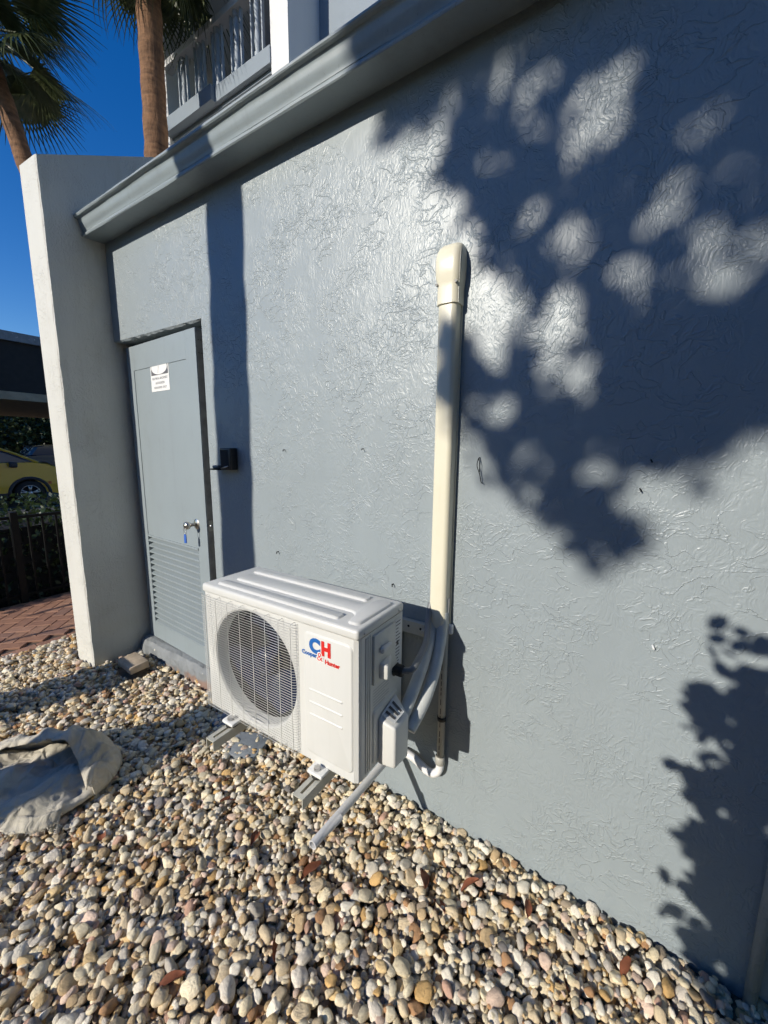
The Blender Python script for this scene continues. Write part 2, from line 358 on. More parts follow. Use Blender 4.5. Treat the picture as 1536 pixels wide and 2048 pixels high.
# concrete sill under the door, broken edge
sl = MB(); random.seed(11); vs = []; fs = []; n = 26
for i in range(n + 1):
    x = XW + .05 + (OX1 - XW - .05) * i / n; j = lambda a: random.uniform(-a, a)
    for (y, z) in ((.15, -.175), (.02, -.176), (-.012 + j(.006), -.186 + j(.006)), (-.03 + j(.006), -.215 + j(.006)), (-.036 + j(.008), -.26), (-.036 + j(.006), -.33), (-.034, -.46)):
        vs.append((x + (j(.01) if 0 < i < n else 0), y, z))
for i in range(n):
    for k in range(6): fs.append((i * 7 + k, i * 7 + k + 1, (i + 1) * 7 + k + 1, (i + 1) * 7 + k))
fs.append(tuple(range(6, -1, -1))); fs.append(tuple(n * 7 + k for k in range(7)))
sl.add(vs, fs)
def sill_mat():
    m = M['sill']; h = N(m); geo = h.n('ShaderNodeNewGeometry'); P = geo.outputs['Position']
    sep = h.n('ShaderNodeSeparateXYZ'); h.l(P, sep.inputs[0])
    nz = h.noise(P, 6, 4, .6); a = h.math('ADD', h.math('MULTIPLY', sep.outputs[0], .55), h.math('MULTIPLY', nz, .8))
    f = h.sstep(a, -.34, -.22); f2 = h.sstep(h.math('ADD', sep.outputs[2], h.math('MULTIPLY', nz, .12)), -.195, -.225)
    f = h.math('MULTIPLY', f, f2)
    chips = h.sstep(h.noise(P, 17, 2, .5), .70, .74)
    mx = h.n('ShaderNodeMix', data_type='RGBA'); src = h.b.inputs['Base Color'].links[0].from_socket
    h.l(src, mx.inputs['A']); mx.inputs['B'].default_value = (.25, .165, .13, 1); h.l(f, mx.inputs['Factor'])
    m2 = h.n('ShaderNodeMix', data_type='RGBA'); h.l(mx.outputs['Result'], m2.inputs['A']); m2.inputs['B'].default_value = (.62, .60, .52, 1); h.l(chips, m2.inputs['Factor'])
    h.l(m2.outputs['Result'], h.b.inputs['Base Color'])
sill_mat()
sl.build('door_sill', M['sill'], bld)

# ------------------------------------------------------------------ wing wall
ww = thing('wing_wall', (-1.9, 0, -.4), 'white stucco wing wall projecting beside the utility door', 'wall')
X0 = -2.032; vs = []; fs = []
random.seed(21)
def jt(a=.004): return random.uniform(-a, a)
nz_ = 44; zt = lambda y: 3.075 + .53 * (y + .344)
body = MB()
# end face built as a grid with uneven arrises
xs4 = [X0, X0 + .012, XW - .012, XW]
rows = []
for i in range(nz_ + 1):
    f = i / nz_; rows.append([(x + (jt(.0022) if k in (0, 3) else 0), (-.344 if k in (1, 2) else -.337 + jt(.002)), -.5 + (3.575 + (.018 if k in (0, 1) else 0)) * f) for k, x in enumerate(xs4)])
vs = [p for r in rows for p in r]
fs = [(i * 4 + k, i * 4 + k + 1, (i + 1) * 4 + k + 1, (i + 1) * 4 + k) for i in range(nz_) for k in range(3)]
nb = len(vs)
# right and left faces strip to the back
YB = 3.0
for i in range(nz_ + 1):
    f = i / nz_; vs.append((XW, YB, -.5 + (zt(YB) + .5) * f)); vs.append((X0, YB, -.5 + (zt(YB) + .5) * f))
for i in range(nz_):
    fs.append((i * 4 + 3, nb + i * 2, nb + (i + 1) * 2, (i + 1) * 4 + 3)); fs.append((i * 4, (i + 1) * 4, nb + (i + 1) * 2 + 1, nb + i * 2 + 1))
t = nz_ * 4; e = nb + nz_ * 2
fs.append((t, t + 1, t + 2, t + 3, e, e + 1))
body.add(vs, fs).build('wall', M['white_stucco'], ww)

# ------------------------------------------------------------------ utility door, slightly ajar
DW, DH, DT = .915, 2.20, .045; DZ = -.172
dang = -math.atan2(.050, .912)
door = thing('utility_door', (-1.703, .052, DZ), 'grey steel utility door with lower louvre standing slightly ajar', 'door', rotz=dang)
d = MB(); LZ0, LZ1 = .125, .83   # louvre opening
st_l, st_r = .092, .115
d.box(0, st_l, -.004, DT, .0, DH); d.box(DW - st_r, DW, -.004, DT, 0, DH)
d.box(st_l + .0005, DW - st_r - .0005, -.004, DT, DH - .165, DH - .0006); d.box(st_l + .0005, DW - st_r - .0005, -.004, DT, .0006, LZ0)
me = d.mesh('leaf_frame'); link('leaf_frame', me, M['door'], door)
MB().box(st_l + .001, DW - st_r - .001, .0, DT - .002, LZ1, DH - .166).build('leaf_panel', M['door'], door)
MB().box(DW + .0004, DW + .0016, .002, DT - .002, .01, DH - .01).build('leaf_edge', M['door_edge'], door)
MB().box(st_l + .001, DW - st_r - .001, DT - .006, DT - .003, LZ0 + .001, LZ1 - .001).build('louvre_dark_sheet', M['dark_void'], door)  # near-black sheet stands in for the unlit space behind the slats
ns = 16; pitch = (LZ1 - LZ0) / ns
slat = MB().prism([(-.0035, 0), (.004, -.003), (.037, pitch * .48), (.037, pitch * .64), (.033, pitch * .64), (-.0035, .011)], 0, st_l + .002, DW - st_r - .002).mesh('slat')
slat.materials.append(M['door'])
for i in range(ns):
    o = bpy.data.objects.new('slat', slat); C.objects.link(o); o.parent = door; o.location = (0, 0, LZ0 + i * pitch + .001)
MB().box(st_l - .002, DW - st_r + .002, -.010, -.0045, LZ1 - .004, LZ1 + .008).build('louvre_trim', M['door'], door)
KZ = 1.0
kn = MB().lathe([(.0, -.0475), (.014, -.047), (.022, -.042), (.0265, -.033), (.026, -.024), (.020, -.015), (.012, -.010), (.011, .02)], (0, 0, 0), 24, 1)
kn.v = [(a + .795, b - .038, c + KZ) for a, b, c in kn.v]
knob = kn.build('knob', M['steel'], door, smooth=True)
rs = MB().lathe([(.0, -.012), (.012, -.012), (.024, -.009), (.034, -.004), (.036, -.0042 + .001)], (.795, -.0005, KZ), 28, 1)
rs.build('rosette', M['steel'], door, smooth=True)
MB().box(DW + .0018, DW + .004, .010, .034, KZ - .035, KZ + .035).build('latch_plate', M['steel'], door)
MB().lathe([(.0, .012), (.007, .011), (.008, 0)], (DW + .004, .022, KZ), 12, 0).build('latch_bolt', M['zinc'], door, smooth=True)
sc_ = MB()
for zz in (2.135, 2.06):
    for yy in (.014, .030): sc_.lathe([(.0, .0008), (.003, .0008), (.003, 0)], (DW + .0017, yy, zz), 8, 0)
sc_.build('screw_holes', M['black'], door)
door_m = Matrix.Translation(door.location) @ Matrix.Rotation(dang, 4, 'Z')

# keys hanging from the knob
kp = door_m @ Vector((.795, -.080, KZ - .012))
keys = thing('key_ring', kp, 'split ring with blue tag hanging from the door knob', 'keys')
rg = MB(); rg.tube([(kp.x + .013 * math.cos(a), kp.y - .003, kp.z - .020 + .022 * math.sin(a)) for a in np.linspace(0, 2 * PI, 17)], .0022, 6); rg.build('ring', M['zinc'], keys, True)
rbox('tag', (kp.x - .011, kp.x + .011, kp.y - .007, kp.y - .001, kp.z - .100, kp.z - .044), .002, M['bluetag'], keys)
# warning sign on the door
def rel(u, y, w): return door_m @ Vector((u, y, w))
sg = thing('warning_sign', rel(.455, 0, 1.975), 'white warning sign with dark oval header on the utility door', 'sign', rotz=dang)
MB().box(-.122, .122, -.0020, -.0005, -.105, .105).build('plate', M['sign'], sg)
MB().box(-.112, .112, -.0026, -.0021, .0, .097).build('header_panel', M['sign_dark'], sg)
ov = MB(); nn = 32; ov.add([(.106 * math.cos(2 * PI * k / nn), -.0031, .0485 + .046 * math.sin(2 * PI * k / nn)) for k in range(nn)], [tuple(range(nn))]); ov.build('header_oval', M['sign'], sg)
crk = MB(); crk.bar((-.03, -.0036, .085), (-.005, -.0036, .055), .0012, 4).bar((-.005, -.0036, .055), (-.018, -.0036, .012), .0012, 4); crk.build('faded_header_mark', M['faded'], sg)
def lettering(txt, size, x, z, m, parent, y=-.0028, bold=0.0, sx=1.0, ext=.0003, spacing=1.0, name='lettering', rotz=0, face=0):
    me = text_mesh(txt, size, bold, ext, spacing)
    R = Matrix.Rotation(PI / 2, 4, 'X'); me.transform(Matrix.Diagonal((sx, 1, 1, 1))); me.transform(R)
    if face: me.transform(Matrix.Rotation(face, 4, 'Z'))
    me.transform(Matrix.Translation((x, y, z)))
    return link(name, me, m, parent)
lettering('ELECTRICAL MACHINERY', .021, 0, -.022, M['faded'], sg, sx=.86, bold=.0004)
lettering('AUTHORIZED', .021, 0, -.052, M['faded'], sg, sx=.95, bold=.0004)
lettering('PERSONNEL ONLY', .021, 0, -.082, M['faded'], sg, sx=.95, bold=.0004)

# lock box
lk = thing('key_lock_box', (-.49, 0, 1.19), 'small black key lock box open on the wall beside the door', 'lock box')
rbox('body', (-.548, -.452, -.052, -.003, 1.200, 1.325), .006, M['black'], lk)
MB().box(-.538, -.470, -.0535, -.0523, 1.212, 1.314).build('recess', M['dark_void'], lk)  # near-black plate on the face, drawn in place of a shaded hollow
rbox('flap', (-.625, -.545, -.070, -.012, 1.197, 1.205), .003, M['iron'], lk)
rbox('dial_plate', (-.612, -.562, -.062, -.022, 1.2055, 1.224), .007, M['cable'], lk)
MB().bar((-.546, -.05, 1.207), (-.47, -.058, 1.222), .003, 6).build('hinge_bar', M['zinc'], lk, True)

# ------------------------------------------------------------------ air conditioner
AX0, AX1, AYF, AYB, AZ0, AZT = 0.0, .80, -.550, -.268, .213, .731
ac = thing('air_conditioner', (.4, -.41, AZ0), 'off-white outdoor air conditioner unit with wire fan guard on wall brackets', 'air conditioner')
FCX, FCZ, FR = .288, .470, .231
# front with round fan opening
fr = MB(); n = 64; GX0, GX1 = AX0 + .012, .545
angs = [2 * PI * k / n for k in range(n)]
def onrect(a, x0, x1, z0, z1):
    dx, dz = math.cos(a), math.sin(a); t = 1e9
    if dx > 1e-9: t = min(t, (x1 - FCX) / dx)
    if dx < -1e-9: t = min(t, (x0 - FCX) / dx)
    if dz > 1e-9: t = min(t, (z1 - FCZ) / dz)
    if dz < -1e-9: t = min(t, (z0 - FCZ) / dz)
    return (FCX + dx * t, FCZ + dz * t)
cor = [math.atan2(zc - FCZ, xc - FCX) % (2 * PI) for xc in (GX0, GX1) for zc in (AZ0, AZT)]
angs = sorted(set([round(a, 6) for a in angs] + [round(a, 6) for a in cor])); n = len(angs)
v = []
for a in angs: q = onrect(a, GX0, GX1, AZ0, AZT); v.append((q[0], AYF, q[1]))
for r_, y_ in ((FR + .012, AYF), (FR + .004, AYF + .004), (FR, AYF + .012), (FR - .004, AYF + .055)):
    for a in angs: v.append((FCX + r_ * math.cos(a), y_, FCZ + r_ * math.sin(a)))
f = []
for j in range(4):
    for k in range(n): k2 = (k + 1) % n; f.append((j * n + k, j * n + k2, (j + 1) * n + k2, (j + 1) * n + k))
fr.add(v, f)
# left rounded corner, right plain part, corner chamfer, sides, bottom, back
fr.add([(GX1, AYF, AZ0), (AX1 - .018, AYF, AZ0), (AX1 - .018, AYF, AZT), (GX1, AYF, AZT)], [(0, 1, 2, 3)])
fr.add([(AX1 - .018, AYF, AZ0), (AX1 - .004, AYF + .008, AZ0), (AX1 - .004, AYF + .008, AZT), (AX1 - .018, AYF, AZT)], [(0, 1, 2, 3)])
fr.add([(AX1 - .004, AYF + .008, AZ0), (AX1, AYF + .022, AZ0), (AX1, AYF + .022, AZT), (AX1 - .004, AYF + .008, AZT)], [(0, 1, 2, 3)])
fr.add([(AX0 + .012, AYF, AZ0), (AX0 + .003, AYF + .003, AZ0), (AX0 + .003, AYF + .003, AZT), (AX0 + .012, AYF, AZT)], [(0, 3, 2, 1)])
fr.add([(AX0 + .003, AYF + .003, AZ0), (AX0, AYF + .012, AZ0), (AX0, AYF + .012, AZT), (AX0 + .003, AYF + .003, AZT)], [(0, 3, 2, 1)])
fr.add([(AX0, AYF + .012, AZ0), (AX0, AYB, AZ0), (AX0, AYB, AZT), (AX0, AYF + .012, AZT)], [(0, 3, 2, 1)])
fr.add([(AX0, AYF + .012, AZ0), (AX1, AYF + .022, AZ0), (AX1, AYB, AZ0), (AX0, AYB, AZ0)], [(0, 1, 2, 3)])
fr.add([(AX0, AYB, AZ0), (AX1, AYB, AZ0), (AX1, AYB, AZT), (AX0, AYB, AZT)], [(0, 1, 2, 3)])
fr.add([(AX1, AYF + .022, AZ0), (AX1, AYB, AZ0), (AX1, AYB, AZT), (AX1, AYF + .022, AZT)], [(0, 1, 2, 3)])
fr.build('cabinet', M['ac'], ac)
# dark interior, coil and fan
co = MB().box(AX0 + .02, .53, AYF + .17, AYF + .19, AZ0 + .02, AZT - .02)
for k in range(46): z = AZ0 + .03 + k * .010; co.box(AX0 + .025, .525, AYF + .166, AYF + .1695, z, z + .002)
co.build('coil', M['coil'], ac)
MB().lathe([(FR - .003, AYF + .0552), (FR - .003, AYF + .1655)], (FCX, 0, FCZ), 48, 1).build('dark_sleeve', M['coil'], ac, smooth=True)  # near-black sleeve added so the pale cabinet inside looks unlit
fa = MB().lathe([(.0, -.03), (.045, -.028), (.058, -.012), (.060, .03)], (FCX, AYF + .075, FCZ), 24, 1)
fan = fa.build('fan_hub', M['fan'], ac, smooth=True)
for b in range(3):
    bl = MB(); v = []; f = []; nr, na = 9, 7
    for i in range(nr):
        r = .055 + (.212 - .055) * i / (nr - 1)
        for j in range(na):
            sw = .95 * (i / (nr - 1)) ** 1.2; a = b * 2 * PI / 3 + .5 + sw * .55 + (j / (na - 1)) * (1.15 + .35 * i / (nr - 1))
            y = AYF + .045 + .055 * (j / (na - 1)) + .006 * math.sin(j / (na - 1) * PI)
            v.append((FCX + r * math.cos(a), y, FCZ + r * math.sin(a)))
    for i in range(nr - 1):
        for j in range(na - 1): f.append((i * na + j, i * na + j + 1, (i + 1) * na + j + 1, (i + 1) * na + j))
    bl.add(v, f).build('fan_blade', M['fan'], ac, smooth=True)
# wire guard
gu = MB(); GZ0, GZ1 = AZ0 + .012, AZT - .010; GY = AYF - .020; nw = 49; gr_ = .0009
for k in range(nw):
    z = GZ0 + (GZ1 - GZ0) * k / (nw - 1)
    gu.tube([(AX0 + .001, AYF + .016, z), (AX0 - .004, AYF + .0, z), (AX0 + .004, GY + .005, z), (AX0 + .014, GY, z), (.526, GY, z), (.536, GY + .005, z), (.541, AYF + .001, z)], gr_, 5, False)
for x in (.034, .105, .178, .250, .322, .394, .464, .524):
    gu.tube([(x, AYF + .001, GZ1 + .004), (x, GY - .002, GZ1 + .001), (x, GY - .0026, GZ1 - .012), (x, GY - .0026, GZ0 + .012), (x, GY - .002, GZ0 - .001), (x, AYF + .001, GZ0 - .004)], .0012, 5, False)
gu.build('fan_guard', M['wire'], ac, smooth=True)
# raised front panel with three ribs
PX0, PX1, PZ0, PZ1 = .568, .782, AZ0 + .030, AZT - .022
def rrect(x0, x1, z0, z1, r, n=6):
    pts = []
    for cx, cz, a0 in ((x1 - r, z1 - r, 0), (x0 + r, z1 - r, PI / 2), (x0 + r, z0 + r, PI), (x1 - r, z0 + r, 1.5 * PI)):
        for k in range(n + 1): a = a0 + PI / 2 * k / n; pts.append((cx + r * math.cos(a), cz + r * math.sin(a)))
    return pts
def raised(name, pts_outer, inset, h, mk, mt, parent):
    """plateau with a sloping rim: outer outline at level 0, inner outline at level h"""
    c = np.mean(np.array(pts_outer), 0); n = len(pts_outer); v = []
    P = np.array(pts_outer); nxt = np.roll(P, -1, 0); prv = np.roll(P, 1, 0); tn = nxt - prv; tn /= np.linalg.norm(tn, axis=1)[:, None] + 1e-9
    inn = np.stack([-tn[:, 1], tn[:, 0]], 1)
    lv = [(0, -.0005), (inset * .35, h * .3), (inset * .7, h * .85), (inset, h)]
    for ins, hh in lv: v += [mk(p[0] + q[0] * ins, p[1] + q[1] * ins, hh) for p, q in zip(P, inn)]
    f = []
    for j in range(3):
        for k in range(n): k2 = (k + 1) % n; f.append((j * n + k, j * n + k2, (j + 1) * n + k2, (j + 1) * n + k))
    f.append(tuple(3 * n + k for k in range(n)))
    me = MB().add(v, f).mesh(name); shade(me, 50); return link(name, me, mt, parent)
raised('front_panel', rrect(PX0, PX1, PZ0, PZ1, .024), .007, .005, lambda a, b, hh: (a, AYF - hh, b), M['ac'], ac)
for zz in (.497, .449, .402):
    raised('panel_rib', rrect(.590, .740, zz - .0055, zz + .0055, .0052), .004, .0028, lambda a, b, hh: (a, AYF - .0052 - hh, b), M['ac'], ac)
# logo
LY = AYF - .0060
lettering('C', .068, .622, .664, M['blue'], ac, LY, bold=.0042, sx=1.0, name='logo_letter')
lettering('H', .066, .672, .664, M['red'], ac, LY, bold=.0042, sx=.86, name='logo_letter')
lettering('&', .042, .6455, .632, M['ac_white'], ac, LY - .0004, bold=.0034, name='logo_ampersand_outline')
lettering('&', .042, .6455, .632, M['red'], ac, LY - .0008, bold=-.0002, name='logo_ampersand')
lettering('Cooper', .0215, .5965, .631, M['blue'], ac, LY, bold=.0008, name='logo_word', sx=1.0)
lettering('Hunter', .0215, .6985, .622, M['red'], ac, LY, bold=.0008, name='logo_word', sx=1.0)
# lid
lid = MB().box(AX0 - .004, AX1 + .004, AYF - .007, AYB + .004, AZT - .001, AZT + .036).mesh('lid'); bevel_mesh(lid, .011, 3)
bm = bmesh.new(); bm.from_mesh(lid)
for v_ in bm.verts:
    if v_.co.z < AZT + .004: v_.co.z = max(v_.co.z, AZT - .001)
bm.to_mesh(lid); bm.free(); shade(lid, 50); lido = link('lid', lid, M['ac'], ac)
LZ = AZT + .0362
mkz = lambda a, b, hh: (a, b, LZ + hh - .0004)
raised('lid_ridge', rrect(.055, .700, -.528, -.478, .014), .009, .0075, mkz, M['ac'], ac)
raised('lid_ridge', rrect(.060, .690, -.348, -.298, .014), .009, .0075, mkz, M['ac'], ac)
mp = [(.090, -.452), (.700, -.452), (.716, -.458), (.726, -.470), (.732, -.510), (.738, -.522), (.748, -.528), (.772, -.528), (.784, -.518), (.786, -.505), (.786, -.325), (.782, -.310), (.770, -.303), (.735, -.303), (.722, -.308), (.714, -.320), (.706, -.358), (.696, -.366), (.680, -.370), (.090, -.370), (.076, -.378), (.072, -.395), (.072, -.430), (.078, -.446)]
raised('lid_plateau', mp, .008, .0075, mkz, M['ac'], ac)
# lid screws
for yy in (-.520, -.300):
    MB().lathe([(.0, .0028), (.0045, .0024), (.0052, .0)], (AX1 + .0042, yy, AZT + .014), 12, 0).build('screw', M['zinc'], ac, True)
# side: vertical ribs, terminal recess with grip, label, valve cover
for yy in (-.506, -.494, -.482):
    rbox('side_rib', (AX1 - .003, AX1 + .0035, yy - .0035, yy + .0035, AZ0 + .012, AZT - .008), .0014, M['ac_side'], ac, 2)
tp = MB(); ty0, ty1, tz0, tz1 = -.470, -.330, .535, .715
tp.prism([(ty0, tz0), (ty1 + .02, tz0 + .012), (ty1, tz0 + .05), (ty1 - .006, tz1), (ty0, tz1)], 0, AX1 - .002, AX1 + .010)
me = tp.mesh('terminal_cover'); bevel_mesh(me, .004, 2); shade(me); link('terminal_cover', me, M['ac_side'], ac)
# hand grip lumps on the terminal cover
wd = MB().add([(AX1 + .009, -.440, .545), (AX1 + .009, -.372, .560), (AX1 + .009, -.366, .612), (AX1 + .009, -.440, .606),
               (AX1 + .040, -.432, .548), (AX1 + .018, -.378, .562), (AX1 + .018, -.372, .600), (AX1 + .040, -.432, .598)],
              [(0, 3, 2, 1), (4, 5, 6, 7), (0, 1, 5, 4), (1, 2, 6, 5), (2, 3, 7, 6), (3, 0, 4, 7)]).mesh('hand_grip')
bevel_mesh(wd, .006, 3); shade(wd, 50); link('hand_grip', wd, M['ac'], ac)
rbox('hand_grip', (AX1 + .008, AX1 + .026, -.440, -.378, .640, .664), .008, M['ac'], ac, 4)
MB().box(AX1 + .0008, AX1 + .0016, -.322, -.279, .525, .715).build('rating_label', M['label'], ac)
rl = MB(); random.seed(2)
for k in range(13): z = .705 - k * .013; rl.box(AX1 + .0018, AX1 + .0021, -.318, -.318 + random.uniform(.018, .034), z - .003, z)
rl.box(AX1 + .0018, AX1 + .0023, -.312, -.298, .612, .630)
rl.build('rating_print', M['ink'], ac)
cl = MB()
for k in range(7): z = .512 - k * .011; cl.box(AX1 + .0006, AX1 + .001, -.462, -.462 + (.10 if k % 3 else .075), z - .0025, z)
cl.build('caution_print', M['faded'], ac)
# raised pad round the valve cover and the cover itself
raised('valve_pad', rrect(-.470, -.300, AZ0 + .012, .440, .02), .008, .006, lambda a, b, hh: (AX1 + hh, a, b), M['ac_side'], ac)
vc = MB().add([(AX1 + .004, -.440, .214), (AX1 + .004, -.318, .214), (AX1 + .004, -.318, .432), (AX1 + .004, -.440, .395),
               (AX1 + .075, -.436, .222), (AX1 + .075, -.338, .205), (AX1 + .075, -.336, .372), (AX1 + .075, -.436, .378)],
              [(0, 3, 2, 1), (4, 5, 6, 7), (0, 1, 5, 4), (1, 2, 6, 5), (2, 3, 7, 6), (3, 0, 4, 7)]).mesh('valve_cover')
bevel_mesh(vc, .010, 4); shade(vc, 50); link('valve_cover', vc, M['ac'], ac)
# paper label on the sloping top of the cover
tl = [Vector((AX1 + .010, -.425, .4015)), Vector((AX1 + .062, -.424, .3875)), Vector((AX1 + .062, -.352, .3895)), Vector((AX1 + .010, -.350, .4235))]
tl = [q + Vector((.0010, -.0005, .0012)) for q in tl]
MB().add(tl, [(0, 1, 2, 3)]).build('valve_label', M['label'], ac)
vp = MB()
for k in range(3):
    a = tl[0].lerp(tl[3], .2 + .3 * k); b = tl[1].lerp(tl[2], .2 + .3 * k); c_ = tl[0].lerp(tl[3], .34 + .3 * k); e_ = tl[1].lerp(tl[2], .34 + .3 * k); u = Vector((.0003, -.0002, .0008))
    vp.add([a.lerp(b, .12) + u, a.lerp(b, .85) + u, c_.lerp(e_, .85) + u, c_.lerp(e_, .12) + u], [(0, 1, 2, 3)])
vp.build('valve_print', M['ink'], ac)
gl = MB().lathe([(.0105, .034), (.020, .034), (.022, .028), (.022, .004), (.026, .002), (.026, 0)], (AX1, -.315, .520), 20, 0); gl.build('cable_gland', M['rubber'], ac, True)
# feet
for fx in (.165, .640):
    for fy in (AYF - .012, AYB - .004):
        ft = MB().box(fx - .034, fx + .034, fy - .030, fy + .040, .198, .213).mesh('foot'); bevel_mesh(ft, .006, 2); shade(ft, 40); fo = link('foot', ft, M['ac_white'], ac)
        MB().lathe([(.0, .0), (.012, 0), (.012, -.012), (.0, -.0121)], (fx, fy - .012, .2255), 6, 2).build('bolt', M['zinc'], fo)
        MB().lathe([(.024, .0), (.026, -.003), (.026, -.010), (.022, -.012)], (fx, fy - .004, .1982), 18, 2).build('rubber_pad', M['rubber'], fo, True)

# ------------------------------------------------------------------ wall bracket: one rail and two slotted arms
br = thing('wall_bracket', (.4, -.02, .14), 'beige steel wall bracket with slotted arms carrying the air conditioner', 'bracket')
rl = MB().box(.03, .80, -.030, -.027, .520, .575).box(.03, .80, -.0269, -.004, .5720, .575).box(.03, .80, -.0269, -.004, .520, .523)
rl.build('rail', M['bracket'], br)
for hx in (.70, .76): MB().lathe([(.0, -.0006), (.006, -.0006), (.006, .0)], (hx, -.0303, .552), 12, 1).build('bolt_hole', M['black'], br)
MB().lathe([(.0, -.014), (.008, -.013), (.009, -.004), (.013, -.003), (.013, 0)], (.775, -.0302, .545), 12, 1).build('bolt', M['zinc'], br)
for ax in (.165, .640):
    a = MB(); x0, x1 = ax - .0225, ax + .0225; sl0, sl1 = -.655, -.585
    # top plate as four strips round the slot
    a.box(x0, ax - .005, -.672, -.022, .183, .1862); a.box(ax + .005, x1, -.672, -.022, .183, .1862)
    a.box(ax - .005, ax + .005, -.672, sl0, .183, .1862); a.box(ax - .005, ax + .005, sl1, -.022, .183, .1862)
    a.box(x0, x0 + .003, -.672, -.022, .147, .183); a.box(x1 - .003, x1, -.672, -.022, .147, .183)
    arm = a.build('arm', M['bracket'], br)
    MB().box(x0 + .004, x1 - .004, -.022, -.012, .10, .52).build('upright', M['bracket'], br)

# ------------------------------------------------------------------ line-set cover on the wall
du = thing('line_set_cover', (.855, 0, .65), 'ivory plastic line set cover running up the wall to a rounded cap', 'pipe cover')
def uprof(x0, x1, dpt, r, n=6):
    pts = [(x0, -.002)]
    for k in range(n + 1): a = PI + PI / 2 * k / n; pts.append((x0 + r + r * math.cos(a), -dpt + r + r * math.sin(a)))
    for k in range(n + 1): a = 1.5 * PI + PI / 2 * k / n; pts.append((x1 - r + r * math.cos(a), -dpt + r + r * math.sin(a)))
    pts.append((x1, -.002)); return pts
DX0, DX1 = .808, .883
ch = MB().prism(uprof(DX0, DX1, .062, .020), 2, .592, 1.890).mesh('channel'); shade(ch, 35); link('channel', ch, M['duct'], du)
MB().box(DX0 - .001, DX1 + .004, -.012, -.0025, .594, 1.86).build('back_plate', M['duct'], du)
# cap: loft of outlines, swelling to a rounded hood
cp = MB(); v = []; f = []; sec = [(1.858, 0, .069), (1.915, .0, .069), (1.930, .002, .071), (1.955, .005, .077), (1.985, .006, .080), (2.012, .006, .078), (2.035, .005, .071), (2.052, .002, .059), (2.064, -.003, .044), (2.072, -.010, .028), (2.076, -.020, .012)]
m_ = None
for (z, gx, dp) in sec:
    pr = uprof(DX0 - .006 - gx, DX1 + .006 + gx, dp, min(.026, dp * .8), 7); m_ = len(pr)
    v += [(p[0], p[1], z) for p in pr]
for i in range(len(sec) - 1):
    for k in range(m_ - 1): f.append((i * m_ + k, i * m_ + k + 1, (i + 1) * m_ + k + 1, (i + 1) * m_ + k))
f.append(tuple((len(sec) - 1) * m_ + k for k in range(m_))); f.append(tuple(range(m_))[::-1])
me = cp.add(v, f).mesh('end_cap'); shade(me, 60); capo = link('end_cap', me, M['duct'], du)
# seam line and screw slots
sm = MB(); sm.tube([(DX1 + .0045 + gx, -dp + .0165, z) for (z, gx, dp) in sec[:7]], .0011, 5); sm.build('seam', M['bracket'], capo)
for xx in (DX1 + .0035, DX0 - .004):
    ss = MB().lathe([(.0, -.006), (.0048, -.006), (.0048, .0)], (xx - .004 if xx > .85 else xx + .004, -.066, 1.925), 12, 1); ss.build('screw_recess', M['black'], capo)
# mastic/tape collar at the bottom end
tp = MB().box(.872, .904, -.026, -.004, .560, .602).mesh('tape'); bevel_mesh(tp, .006, 2); link('tape', tp, M['label'], du)

# ------------------------------------------------------------------ hoses, cable, drain
def bez(pts, n=10):
    P = [Vector(p) for p in pts]; out = []
    for i in range(len(P) - 1):
        p0 = P[max(i - 1, 0)]; p1 = P[i]; p2 = P[i + 1]; p3 = P[min(i + 2, len(P) - 1)]
        for k in range(n):
            t = k / n; out.append(.5 * ((2 * p1) + (p2 - p0) * t + (2 * p0 - 5 * p1 + 4 * p2 - p3) * t * t + (3 * p1 - p0 - 3 * p2 + p3) * t ** 3))
    out.append(P[-1]); return out
h1 = MB().tube(bez([(.822, -.038, .66), (.823, -.042, .600), (.827, -.078, .540), (.840, -.170, .470), (.845, -.270, .400), (.840, -.335, .335)]), .0240, 14)
tag(h1.build('insulated_pipe', M['hose'], smooth=True), 'grey insulated refrigerant pipe, the left one of the pair entering the pipe cover', 'pipe', 'refrigerant pipes')
h2 = MB().tube(bez([(.862, -.036, .66), (.864, -.040, .595), (.869, -.066, .530), (.880, -.145, .440), (.882, -.235, .365), (.868, -.322, .300)]), .0240, 14)
tag(h2.build('insulated_pipe', M['hose'], smooth=True), 'grey insulated refrigerant pipe, the right one of the pair entering the pipe cover', 'pipe', 'refrigerant pipes')
cbm = MB().tube(bez([(AX1 + .020, -.315, .520), (AX1 + .060, -.300, .528), (.862, -.250, .545), (.850, -.160, .575), (.818, -.080, .625), (.812, -.045, .690)]), .0125, 12)
tag(cbm.build('power_cable', M['cable'], smooth=True), 'dark grey power cable conduit curving from the black gland to the wall', 'cable')
pv = thing('drain_pipe', (.86, -.03, -.10), 'grey printed drain pipe on the wall ending in a white bend and outlet pipe', 'pipe')
MB().bar((.872, -.026, .72), (.872, -.026, -.045), .0165, 14).build('wall_pipe', M['pvc_grey'], pv, True)
prn = MB(); random.seed(4)
z = .50
while z > .0:
    hgt_ = random.uniform(.010, .030); prn.box(.8705, .8735, -.0432, -.0424, z - hgt_, z); z -= hgt_ + random.uniform(.006, .02)
prn.build('pipe_print', M['ink'], pv)
MB().lathe([(.0172, -.010), (.0200, -.008), (.0200, .008), (.0172, .010)], (.872, -.026, .165), 16, 2).build('strap', M['black'], pv, True)
el = bez([(.872, -.026, -.030), (.873, -.026, -.070), (.866, -.027, -.100), (.846, -.030, -.120), (.818, -.032, -.122), (.788, -.034, -.108), (.750, -.036, -.086), (.700, -.038, -.076), (.662, -.045, -.080), (.6455, -.075, -.088), (.6435, -.11, -.090)], 6)
MB().tube(el, .0180, 14).build('bend', M['pvc_white'], pv, True)
